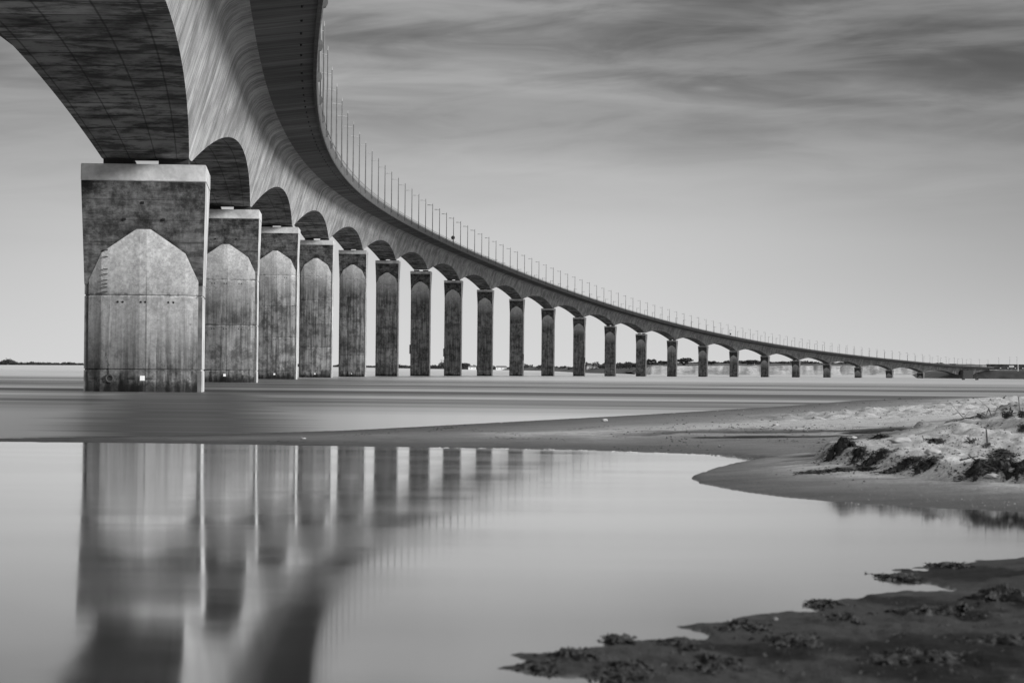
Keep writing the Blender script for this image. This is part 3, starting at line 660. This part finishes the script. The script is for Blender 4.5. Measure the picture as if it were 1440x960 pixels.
def far_tree(px, yb, yt, wpx, d, label, lobes=3):
    p = at(px, yb, d); h = (yb-yt)*d/F; w = wpx*d/F/2; r = tag(empty('far_tree', tuple(p)), label, 'tree')
    MB().tube((0, 0, -1.5), (0, 0, h*.5), .35, .2, 6).build('trunk', MAT['bark'], r)
    V = []; fc = []
    for k in range(lobes):
        ox = (k-(lobes-1)/2)*w*1.1/max(1, lobes-1) if lobes > 1 else 0
        leaves(V, fc, np.array([ox, rng.uniform(-1, 1), h*(.42+.1*rng.random())]), w*.62, w*.6, h*.5*rng.uniform(.8, 1.05), 170, .8)
    npmesh('crown', V, fc, MAT['foliage'], r)
far_tree(916, 512, 504.4, 12, 2870, 'round dark tree on the cliff top between the fourteenth and fifteenth piers', 2)
far_tree(933, 512, 507.5, 14, 2860, 'low wide bush on the cliff top left of the fifteenth pier', 3)
far_tree(963, 512, 503.0, 21, 2850, 'largest dark tree clump on the cliff top between the fifteenth and sixteenth piers', 4)
far_tree(1000, 512, 507.6, 12, 2850, 'low bush on the cliff top just right of the sixteenth pier', 2)
far_tree(1056, 512, 506.0, 15, 2850, 'bushy low tree on the cliff top between the seventeenth and eighteenth piers', 3)
far_tree(654, 519, 509.6, 13, 3360, 'round tree on the far shore just right of the eighth pier', 3)
def house(px, yb, w, h, d, label, dark=False, roof=True, long_=None):
    p = at(px, yb, d); r = tag(empty('far_house', tuple(p)), label, 'house'); W = MAT['dark'] if dark else MAT['white']
    MB().box((0, 0, h/2-.5), (w, 7, h+1)).build('wall', W, r)
    if roof:
        q = MB(); b_ = q.b; A_ = [b_.verts.new(v) for v in ((-w/2-.3, -3.8, h), (w/2+.3, -3.8, h), (w/2+.3, 3.8, h), (-w/2-.3, 3.8, h), (-w/2+.6, 0, h+1.9), (w/2-.6, 0, h+1.9))]
        for f in ((0, 1, 5, 4), (2, 3, 4, 5), (1, 2, 5), (3, 0, 4), (3, 2, 1, 0)): b_.faces.new([A_[j] for j in f])
        q.build('roof', MAT['roof'], r)
    for k in range(max(1, int(w/4))):
        MB().box((-w/2+(k+.5)*w/max(1, int(w/4)), -3.52, h*.5), (.9, .06, 1.1)).build('window', MAT['hole'] if not dark else MAT['white'], r)
    return r
house(829, 518.6, 7, 3.4, 3120, 'white gabled cottage on the far shore left of the thirteenth pier')
house(838, 518.9, 6, 3., 3115, 'smaller white cottage on the far shore close to the thirteenth pier')
house(705, 519.6, 14, 3., 3300, 'long low white farm building on the far shore left of the tenth pier')
house(664, 519.2, 10, 3., 3330, 'low white farm building on the far shore between the eighth and ninth piers')
hl = tag(empty('warehouse', tuple(at(1416, 519, 2760))), 'long low dark building behind the embankment at the right edge', 'warehouse')
MB().box((0, 0, 2.2), (42, 12, 5.6)).build('wall', MAT['dark'], hl)
MB().box((0, 0, 5.15), (43, 13, .3)).build('roof', MAT['roof'], hl)
for k in range(5): MB().box((-16+8*k, -6.03, 1.2), (1.3, .08, .9)).build('window', MAT['white'], hl)
h2 = tag(empty('sea_wall_shed', tuple(at(1340, 514, 2790))), 'flat roofed dark shed on the skyline above the last bridge pier', 'shed')
MB().box((0, 0, .8), (6, 5, 2.4)).build('wall', MAT['dark'], h2); MB().box((0, 0, 2.08), (6.5, 5.4, .16)).build('roof', MAT['roof'], h2)
for px, yt, lab in ((1404.5, 503, 'dark street lamp on the skyline left of the white board'), (1420, 502, 'thin street lamp rising above the white board'), (1430, 502, 'thin street lamp on the skyline at the far right')):
    p = at(px, 514, 2700); r = tag(empty('street_lamp', tuple(p)), lab, 'street lamp'); h = (514-yt)*2700/F
    MB().tube((0, 0, -4), (0, 0, h), .13, .1, 6).build('pole', MAT['bearing'], r); MB().box((-.3, 0, h), (.9, .3, .18)).build('lamp_head', MAT['bearing'], r)
r = tag(empty('sign_board', tuple(at(1422.5, 518, 2690))), 'small white board on posts by the road at the right edge', 'sign')
MB().box((0, 0, 2.2), (5.2, .15, 2.2)).build('panel', MAT['white'], r)
for sx in (-1.8, 1.8): MB().tube((sx, .1, -2), (sx, .1, 2), .09).build('post', MAT['mast'], r)
r = tag(empty('marker_post', tuple(at(1431.6, 520.5, 2670))), 'white upright marker post at the right end of the embankment', 'post')
MB().tube((0, 0, -1), (0, 0, 5.9), .55, .5, 10).build('shaft', MAT['white'], r); MB().tube((0, 0, 5.9), (0, 0, 6.3), .6, .2, 10).build('cap', MAT['white'], r)
ab = tag(empty('abutment', (float(plan(2600.)[0]), 2600, 0)), 'squat dark concrete abutment carrying the far end of the deck', 'abutment')
x, dx, z, rx, ry = frame(2600.)
ab.rotation_euler = (0, 0, math.atan2(ry, rx))
MB().box((0, 0, (z+.2)/2-.5), (9, 9, z+1.2)).build('wall', MAT['core'], ab)
for sx in (-1, 1): MB().box((sx*6.2, 14, (z+5)/2-.5), (3.2, 34, z+6)).build('wing_wall', MAT['core'], ab)
for px, h, lab in ((1354.7, 6.5, 'dark mooring post on a block in the water, left of its twin'), (1373.7, 9.0, 'taller dark mooring post on a block in the water, nearer the right edge')):
    d = 1180.; p = at(px, 531, d); p[2] = 0
    r = tag(empty('mooring_post', tuple(p)), lab, 'post', 'mooring posts off the embankment'); h *= d/2650.*1.0
    MB().box((0, 0, .15), (1.3, 1.3, .9), bev=.08).build('block', MAT['core'], r); MB().tube((0, 0, .5), (0, 0, h*.78), .26, .22, 10).build('post', MAT['core'], r)

# ------------------------------------------------------------------ beach things
def clump(px, py, wpx, hpx, label, name='seaweed_clump', mat='wrack', n=None, seed=1, depth=None, cat='seaweed'):
    """one ragged mound draped on the sand, with a fringe of loose strands as its part"""
    x, y, z = on_ground(px, py); L = wpx*y/F/2; H = hpx*y/F; Wd = (depth or max(.22, L*.8))/1.; R = np.random.default_rng(seed*13+5); NR = Noise(seed*7+100); px1 = y/F
    na, nr = 96, 26; V = []; fc = []
    ang = np.linspace(0, 2*math.pi, na, endpoint=False); ou = .8+1.5*NR.fbm(np.cos(ang)*1.7+5, np.sin(ang)*1.7+5, 5); ou = np.clip(ou, .25, 1.5)
    for r_ in range(nr):
        t_ = (r_+.5)/nr; ex = np.cos(ang)*ou*t_*L; ey = np.sin(ang)*ou*t_*Wd
        g_ = np.maximum(gz_at(x+ex, y+ey), 0)
        f1 = NR.fbm(ex/max(H, .05)*.8+9, ey/max(H, .05)*.8+3, 5); f2 = np.abs(NR.fbm(ex/px1/5+40, ey/px1/9+2, 3))
        hh = H*(1-t_**3)*np.clip(.34+1.3*f1, .06, 1.3) + max(1.6*px1, min(.04, H*.4))*f2*1.6*(1-t_**6) + .004 - .014*(t_ > .96)
        V += np.stack([ex, ey, g_-z+hh], 1).tolist()
    V.append([0, 0, max(0., float(gz_at(x, y)))-z+H*.7]); c = len(V)-1
    for r_ in range(nr-1):
        for j in range(na): k = (j+1) % na; fc.append((r_*na+j, (r_+1)*na+j, (r_+1)*na+k, r_*na+k))
    for j in range(na): fc.append((c, j, (j+1) % na))
    # bite ragged holes out of the fringe, keep the one piece that hangs together
    cen = np.array([np.mean([V[j] for j in f], 0) for f in fc]); rr_ = np.hypot(cen[:, 0]/L, cen[:, 1]/Wd)
    keep = (NR.fbm(cen[:, 0]/px1/7+3, cen[:, 1]/px1/14+8, 4) > -.52+.55*rr_) | (rr_ < .12)
    adj = {}
    for i_, f in enumerate(fc):
        if keep[i_]:
            for e0, e1 in zip(f, f[1:]+f[:1]): adj.setdefault((min(e0, e1), max(e0, e1)), []).append(i_)
    nb = {}
    for l_ in adj.values():
        if len(l_) == 2: nb.setdefault(l_[0], []).append(l_[1]); nb.setdefault(l_[1], []).append(l_[0])
    st_ = [len(fc)-1]; seen = {len(fc)-1}
    while st_:
        for j in nb.get(st_.pop(), ()):
            if j not in seen: seen.add(j); st_.append(j)
    fc = [fc[j] for j in sorted(seen)]; us = sorted({v for f in fc for v in f}); mp = {v: k for k, v in enumerate(us)}; V = [V[v] for v in us]; fc = [tuple(mp[v] for v in f) for f in fc]
    o = npmesh(name, V, fc, MAT[mat]); o.location = (x, y, z); tag(o, label, cat, 'heaps of stranded seaweed')
    V = []; fc = []; tw = max(.004, .42*px1)
    for _ in range(n or int(260+300*min(L, 1.5))):
        a_ = R.uniform(0, 6.28); q_ = R.uniform(.1, 1.5)**.6; k = int(a_/6.2832*na) % na
        p = np.array([math.cos(a_)*ou[k]*q_*L, math.sin(a_)*ou[k]*q_*Wd, 0]); p[2] = max(0., float(gz_at(x+p[0], y+p[1])))-z + H*max(0, 1-q_**2.2)*.75
        b_ = R.uniform(0, 6.28); l = R.uniform(2., 9.)*px1*1.4; dv_ = np.array([math.cos(b_), math.sin(b_), R.uniform(-.25, .45)])
        sd = np.array([-dv_[1], dv_[0], .6])*tw; m_ = p+dv_*l*.5; e_ = p+dv_*l+np.array([0, 0, -l*.35]); kk = len(V)
        V += [p-sd, p+sd, m_+sd, m_-sd, e_]; fc += [(kk, kk+1, kk+2, kk+3), (kk+3, kk+2, kk+4)]
    tag(npmesh('loose_strands', V, fc, MAT[mat], o), kind='stuff')
    return o
C_ = [(1180, 634, 40, 27, 'dark ragged root mat hanging over the left nose of the sand dune'),
      (1208, 640, 24, 15, 'small dark heap tucked right of the ragged root mat on the dune nose'),
      (1238, 616, 16, 9, 'dark tuft on the dune crest left of the pale boulder'),
      (1232, 645, 28, 11, 'low dark weed heap on the sand slope below the dune crest'),
      (1272, 656, 46, 11, 'long black seaweed heap in the middle of the sand slope'),
      (1306, 653, 34, 12, 'humped black seaweed heap joining the long heap in the middle of the slope'),
      (1318, 622, 18, 7, 'small dark weed pad on the pale upper dune'),
      (1370, 665, 34, 8, 'flat seaweed pad under the leaning driftwood branch'),
      (1402, 658, 28, 11, 'rounded black seaweed mound right of the leaning driftwood branch'),
      (1430, 661, 24, 6, 'flat dark weed patch on the sand at the right edge'),
      (1150, 664, 40, 5, 'thin dark weed streak at the waterside left of the sand slope'),
      (1184, 661, 24, 5, 'short weed streak right of the thin waterside streak'),
      (1218, 661, 26, 5, 'small weed patch on smooth wet sand under the dune nose'),
      (1410, 640, 20, 5, 'brown weed wisp on the dune slope above the black mound')]
for i, (a, b, w, h, l) in enumerate(C_): clump(a, b, w*1.35, h*(.8 if i == 0 else .58), l, seed=i+3)
FG = [(756, 937, 50, 9, 'black seaweed lump at the tip of the near shore'), (800, 921, 60, 12, 'ragged seaweed lump on the left part of the near shore'), (872, 903, 44, 12, 'dark knob of seaweed on a small near headland'),
      (1190, 868, 40, 10, 'small seaweed mound in the middle of the near shore'), (1110, 905, 90, 14, 'wide flat seaweed heap in the middle foreground'), (1310, 862, 130, 18, 'long tangled seaweed ridge across the near shore'),
      (1405, 838, 110, 20, 'highest tangled seaweed ridge at the right of the near shore'), (1290, 928, 120, 16, 'flat seaweed heap near the bottom right corner'), (1010, 935, 100, 14, 'low seaweed heap near the bottom of the near shore'),
      (1165, 851, 46, 8, 'weed fringe on the small middle headland of the near shore'), (1262, 812, 50, 7, 'weed fringe on the pointed right headland of the near shore'), (1345, 795, 60, 7, 'weed fringe at the waterline right of the pointed headland'),
      (960, 905, 70, 9, 'weed heap at the waterline right of the dark knob'), (1040, 882, 60, 8, 'weed fringe at the waterline above the wide flat heap'), (1400, 905, 120, 16, 'dark weed bank at the right edge below the highest ridge'), (880, 940, 80, 12, 'low dark weed bank at the bottom left of the near shore')]
for i, (a, b, w, h, l) in enumerate(FG): clump(a, b, w, h*.62, l, seed=i+40, depth=.24)
def stone(px, py, wpx, hpx, label, mat='pebble', seed=0, name='pale_stone', cat='stone'):
    x, y, z = on_ground(px, py); w = wpx*y/F/2; h = hpx*y/F
    o = MB().blob((0, 0, h*.3), (w, w*.7, h*.6), .14, 3, seed).build(name, MAT[mat], None, True); o.location = (x, y, z); return tag(o, label, cat)
stone(1396, 673, 20, 6, 'flat pale stone at the foot of the leaning driftwood branch', seed=3)
stone(1425, 667, 12, 6, 'small round white stone near the right edge of the beach', seed=8)
stone(1266, 622, 34, 8, 'pale sandy boulder on the dune crest', seed=5, name='boulder')
stone(1312, 638, 24, 7, 'flat pale slab half buried on the bright dune slope', seed=9)
stone(1201, 618, 10, 4, 'white shell on the dune nose', seed=10, name='shell', cat='shell', mat='shell')
stone(850, 592, 9, 4, 'pale lump of sand foam on the far beach', seed=12)
stone(426, 617, 8, 2, 'small white shell on the narrow sand bar', seed=13, name='shell', cat='shell', mat='shell')
stone(1091, 598, 9, 3, 'white shell on the tide line of the far beach', seed=16, name='shell', cat='shell', mat='shell')
stone(1090, 872, 9, 5, 'dim round pebble lying on the near shore', seed=15, mat='straw')
def branch(p0, p1, r, label, twigs=0, mat='wood', lift=(.03, .12), name='driftwood_branch', cat='driftwood', seed=0):
    a = Vector(on_ground(*p0))+Vector((0, 0, lift[0])); b = Vector(on_ground(*p1))+Vector((0, 0, lift[1])); q = MB(); R = random.Random(seed)
    n = 6; pts = [a.lerp(b, i/n)+Vector((0, 0, R.uniform(-.01, .02)*((b-a).length))) for i in range(n+1)]
    for i in range(n): q.tube(pts[i], pts[i+1], r*(1-.1*i), r*(1-.1*(i+1)), 7)
    for _ in range(twigs):
        k = R.randrange(1, n); q.tube(pts[k], pts[k]+Vector((R.uniform(-.2, .2), R.uniform(-.1, .1), R.uniform(.03, .16))), r*.4, r*.15, 5)
    o = q.build(name, MAT[mat]); o.data.transform(Matrix.Translation(-a)); o.location = a; return tag(o, label, cat)
branch((1400, 668), (1362, 650), .015, 'dark driftwood branch leaning down the sand slope to a pale stone', 3, seed=4, lift=(.03, .06))
branch((1350, 652), (1376, 650), .008, 'short thin stick lying across the head of the driftwood branch', 1, seed=5, lift=(.03, .05))
branch((1340, 600), (1378, 588), .007, 'long dry stalk lying up the dune towards the green plants', 4, 'straw', seed=6, lift=(.02, .04), name='dry_stalk', cat='stalk')
branch((1375, 597), (1412, 579), .009, 'dark woody stalk under the dune plants', 5, seed=7, lift=(.02, .05))
def stick(px, py, h_px, lean, label, r=.010, mat='straw'):
    x, y, z = on_ground(px, py); h = h_px*y/F; o = MB().tube((0, 0, -.05), (lean*h, 0, h), r, r*.6, 6).build('upright_stick', MAT[mat]); o.location = (x, y, z); return tag(o, label, 'stick')
stick(1389, 623, 19, -.12, 'dark upright stick planted in the pale dune slope', .012, 'wood')
stick(1435, 578, 20, -.15, 'thin bare twig standing up at the right edge of the dune')
stick(1363, 622, 12, .1, 'short thin twig in the dune left of the upright stick', .006)
stick(1301, 620, 8, -.5, 'tiny leaning twig near the pale boulder', .006)
def plant(px, py, wpx, hpx, label, n=70, seed=0):
    x, y, z = on_ground(px, py); w = wpx*y/F/2; h = hpx*y/F; r = tag(empty('dune_plant', (x, y, z)), label, 'plant', 'plants on the dune crest'); R = random.Random(seed)
    q = MB(); lf = MB()
    for i in range(9):
        a = R.uniform(0, 6.28); e = Vector((math.cos(a)*w*R.uniform(.3, 1), math.sin(a)*w*.6, h*R.uniform(.4, 1))); q.tube((0, 0, -.03), e*.55+Vector((0, 0, .02)), .007, .006, 5); q.tube(e*.55+Vector((0, 0, .02)), e, .006, .003, 5)
        for k in range(n//9):
            t_ = R.uniform(.25, 1.05); c = e*t_+Vector((R.gauss(0, .02), R.gauss(0, .02), R.gauss(0, .015))); s_ = R.uniform(.014, .034)
            d1 = Vector((R.gauss(0, 1), R.gauss(0, 1), R.gauss(0, .6))).normalized(); d2 = d1.cross(Vector((R.gauss(0, 1), R.gauss(0, 1), R.gauss(0, 1)))).normalized()
            lf.quad([c-d1*s_, c+d2*s_*.4, c+d1*s_, c-d2*s_*.4])
    q.build('stems', MAT['straw'], r); lf.build('leaves', MAT['leaf'], r); return r
plant(1416, 588, 24, 13, 'leafy dark plant on the dune crest beside the woody stalk', 130, 1)
plant(1437, 588, 16, 14, 'leafy plant cut by the right edge on the dune crest', 110, 2)
plant(1379, 588, 14, 7, 'sparse small plant at the upper end of the dry stalk', 40, 3)
plant(1438, 607, 16, 14, 'dark bushy plant lower on the dune at the right edge', 120, 4)
plant(1366, 624, 20, 6, 'low dry plant on the pale slope left of the upright stick', 30, 5)
plant(1385, 630, 18, 5, 'flat wilted plant below the upright stick', 30, 6)

# debris nobody could count: flecks of weed along the tide lines, foam bits at the water's edge
def flecks(name, spots, mat, flat_=.35, kind='stuff'):
    V = []; fc = []
    for px, py, w in spots:
        try: x, y, z = on_ground(px, py)
        except Exception: continue
        if gz_at(x, y) < (.002 if mat != 'foam' else -.008): continue
        s_ = 1.5*w*y/F; a = rng.uniform(0, 6.28); k = len(V); m = rng.integers(4, 7); hgt = s_*flat_*rng.uniform(.5, 1.2)
        z += .005 if mat == 'foam' else 0
        fx, fy = (rng.uniform(1.5, 4.), .7) if mat == 'foam' else (1., 1.3)
        ring = [(x+math.cos(a+6.28*j/m)*s_*rng.uniform(.5, 1.)*fx, y+math.sin(a+6.28*j/m)*s_*rng.uniform(.5, 1.)*fy, z-.004) for j in range(m)]
        V += ring + [(x+rng.normal()*s_*.2, y, z+hgt)]
        for j in range(m): fc.append((k+j, k+(j+1) % m, k+m))
    tag(npmesh(name, V, fc, MAT[mat]), kind=kind)
sp = []
for _ in range(1300): sp.append((rng.uniform(930, 1440), rng.uniform(550, 610), rng.choice([.8, 1.1, 1.6, 2.6], p=[.5, .3, .15, .05])))
for _ in range(420):
    x = rng.uniform(1010, 1420)
    if N2(x*.045, 7.) > -.12: sp.append((x, 600+N3(x*.03, 2.)*9+rng.normal()*3.2+(x-1010)*.004, rng.choice([.7, 1.3, 2.4], p=[.5, .35, .15])))
for k, (x0, y0, x1, y1) in enumerate(((470, 614, 600, 600), (600, 606, 640, 600), (640, 598, 760, 590), (500, 612, 560, 607), (560, 600, 650, 602), (660, 604, 740, 612), (380, 622, 520, 622), (790, 606, 860, 598), (850, 604, 980, 600), (690, 616, 800, 618))):
    for _ in range(55):
        t_ = rng.random(); sp.append((x0+(x1-x0)*t_+rng.normal()*3, y0+(y1-y0)*t_+rng.normal()*.8, rng.uniform(.6, 1.7)))
for _ in range(900):
    x = rng.uniform(860, 1160); y = 620+rng.normal()*8+(x-880)*.012
    if N1(x*.022, y*.33) > -.02: sp.append((x, y, rng.choice([.6, 1.2, 2.2], p=[.5, .35, .15])))
for _ in range(1500): sp.append((rng.uniform(1150, 1440), rng.normal(640, 16), rng.choice([.6, 1.1, 2., 3.2], p=[.5, .3, .15, .05])))
for _ in range(160): sp.append((rng.uniform(990, 1440), rng.uniform(668, 690), rng.uniform(.5, 1.2)))
for a, b, w_, h_, l_ in C_:
    for _ in range(60): sp.append((a+rng.normal()*w_*.75, b+rng.normal()*h_*.55, rng.choice([.8, 1.5, 2.6], p=[.5, .35, .15])))
flecks('weed_flecks', sp, 'wrack')
sp = []
for _ in range(900): sp.append((rng.uniform(800, 1440), rng.uniform(840, 958), rng.choice([1.5, 3., 5.], p=[.6, .3, .1])))
flecks('shore_litter', sp, 'wrack', .5)
sp = []
edge = [(600, 629), (700, 630.5), (800, 632.5), (880, 635), (960, 637.5), (1030, 641.5), (1072, 646)]
for _ in range(420):
    x = rng.uniform(610, 1075)
    if N1(x*.09, 2.) > .0: sp.append((x, np.interp(x, [e[0] for e in edge], [e[1] for e in edge])+.2+rng.normal()*.35, rng.uniform(.25, .7)))
for _ in range(90):
    x = 1150+290*rng.random()**.6; y = 694+(x-1150)*.055+rng.normal()*5
    if N2(x*.05, y*.3) > 0: sp += [(x+rng.normal()*5, y+rng.normal()*.4, rng.uniform(.12, .28))]
for _ in range(20):
    x = rng.uniform(1040, 1440); sp.append((x, 708+rng.normal()*6, rng.uniform(.12, .3)))
flecks('foam_line', sp, 'foam', .06)
sp = [(rng.uniform(960, 1440), rng.uniform(556, 660), rng.uniform(.7, 1.6)) for _ in range(60)]
flecks('shell_fragments', sp, 'shell', .3)

# ------------------------------------------------------------------ sky and light
SUN_EL, SUN_AZ = math.radians(19), math.radians(118)     # azimuth from straight ahead towards the right
w = bpy.data.worlds.new('World'); sc.world = w; w.use_nodes = True; nt = w.node_tree; nn = nt.nodes; nn.clear()
t = NT.__new__(NT); t.t = nt; t.n = nn
sky = t.node('ShaderNodeTexSky', sky_type='NISHITA'); sky.sun_disc = False; sky.sun_elevation = SUN_EL; sky.sun_rotation = SUN_AZ; sky.air_density = 1.2; sky.dust_density = 2.
bw = t.node('ShaderNodeRGBToBW'); t.L(sky.outputs[0], bw.inputs[0])
dv = t.node('ShaderNodeTexCoord').outputs['Generated']; x, y, z = t.sep(dv)
az = t.math('ARCTAN2', x, y); el = t.math('ABSOLUTE', z)
wav = t.math('ADD', el, t.math('MULTIPLY', az, .035))
n1 = t.noise(t.comb(t.math('MULTIPLY', az, 4.), t.math('MULTIPLY', wav, 34.), 1.7), 1., 5, .52, .25)
n2 = t.noise(t.comb(t.math('MULTIPLY', az, 14.), t.math('MULTIPLY', t.math('SUBTRACT', el, t.math('MULTIPLY', az, .05)), 80.), 5.2), 1., 5, .56, .6)
n3 = t.noise(t.comb(t.math('MULTIPLY', az, 2.6), t.math('MULTIPLY', wav, 14.), 8.4), 1., 3, .5)
base_ = t.mix(.75, bw.outputs[0], 6.0)
hi = t.mr(t.math('ADD', el, t.math('MULTIPLY', t.math('SUBTRACT', n3, .5), .07)), .03, .15)
top_fade = t.mr(el, .25, .6, 1., .35)
cl = t.math('ADD', t.mr(n1, .34, .68, 0., .62), t.mr(n2, .34, .7, 0., .42))
dk = t.math('MULTIPLY', t.mix(hi, .05, t.math('ADD', t.math('MULTIPLY', cl, .66), .14)), top_fade)
k = t.math('MULTIPLY', base_, t.math('SUBTRACT', 1.03, dk))
k = t.math('MULTIPLY', k, t.mix(top_fade, 1., t.mr(el, 0., .10, 1.07, .63, False)))
gx_ = t.math('DIVIDE', t.math('SUBTRACT', az, .0764), .006); gy_ = t.math('DIVIDE', t.math('SUBTRACT', el, .111), .0013)
sp_ = t.math('EXPONENT', t.math('MULTIPLY', t.math('ADD', t.math('MULTIPLY', gx_, gx_), t.math('MULTIPLY', gy_, gy_)), -1.))   # a small bright cloud fragment
k = t.math('MULTIPLY', k, t.math('ADD', 1., t.math('MULTIPLY', sp_, .4)))
veil = t.math('ADD', t.mr(az, .0, .26, 0., .34), t.mr(az, -.08, -.30, 0., .22))                # thicker cloud veil away from the bright gap over the bridge
k = t.math('MULTIPLY', k, t.math('SUBTRACT', 1., t.math('MULTIPLY', veil, t.mr(el, .0, .05, .45, 1.))))
k = t.math('MULTIPLY', k, t.mr(el, .16, .32, 1., 2.2))
cc = t.node('ShaderNodeCombineColor'); [t.L(k, cc.inputs[i]) for i in range(3)]
bg = t.node('ShaderNodeBackground'); t.L(cc.outputs[0], bg.inputs[0]); bg.inputs[1].default_value = .10
wo = t.node('ShaderNodeOutputWorld'); t.L(bg.outputs[0], wo.inputs[0])
# added cloud-shaped blocker, out of view on the right, shading the far bridge
NC = Noise(77); V = []; fc = []; n_, m_ = 60, 24
CH = 430.; off_ = CH/math.tan(SUN_EL)
for i in range(n_):
    dd0 = 560+(2760-560)*i/(n_-1); bx_ = float(plan(dd0)[0]); cx_ = bx_+off_*math.sin(SUN_AZ); cy_ = dd0+off_*math.cos(SUN_AZ)
    for j in range(m_):
        a_ = 2*math.pi*j/m_; prof_ = max(.02, math.sin(math.pi*i/(n_-1)))**.3
        rr = prof_*(1+.4*NC.fbm(dd0*.006+3, a_*1.3, 4)); V.append((cx_+280*rr*math.cos(a_), cy_, CH+210*rr*math.sin(a_)))
for i in range(n_-1):
    for j in range(m_): k_ = (j+1) % m_; fc.append((i*m_+j, i*m_+k_, (i+1)*m_+k_, (i+1)*m_+j))
fc += [tuple(range(m_))[::-1], tuple((n_-1)*m_+j for j in range(m_))]
tag(npmesh('shade_blocker', V, fc, simple('blocker_white', .75, 1., .05, .01), smooth=True), kind='structure')
sl_ = bpy.data.lights.new('sun', 'SUN'); sl_.energy = 3.3; sl_.angle = math.radians(13); sl_.color = (1, 1, 1)
so = bpy.data.objects.new('sun', sl_); COL.objects.link(so)
dirv = Vector((math.sin(SUN_AZ)*math.cos(SUN_EL), math.cos(SUN_AZ)*math.cos(SUN_EL), math.sin(SUN_EL)))
so.rotation_euler = dirv.to_track_quat('Z', 'Y').to_euler(); so.location = (60, 40, 60)
sc.view_settings.view_transform = 'Standard'; sc.view_settings.look = 'None'; sc.view_settings.gamma = 1; sc.view_settings.exposure = .45
sc.cycles.max_bounces = 6; sc.cycles.use_denoising = True
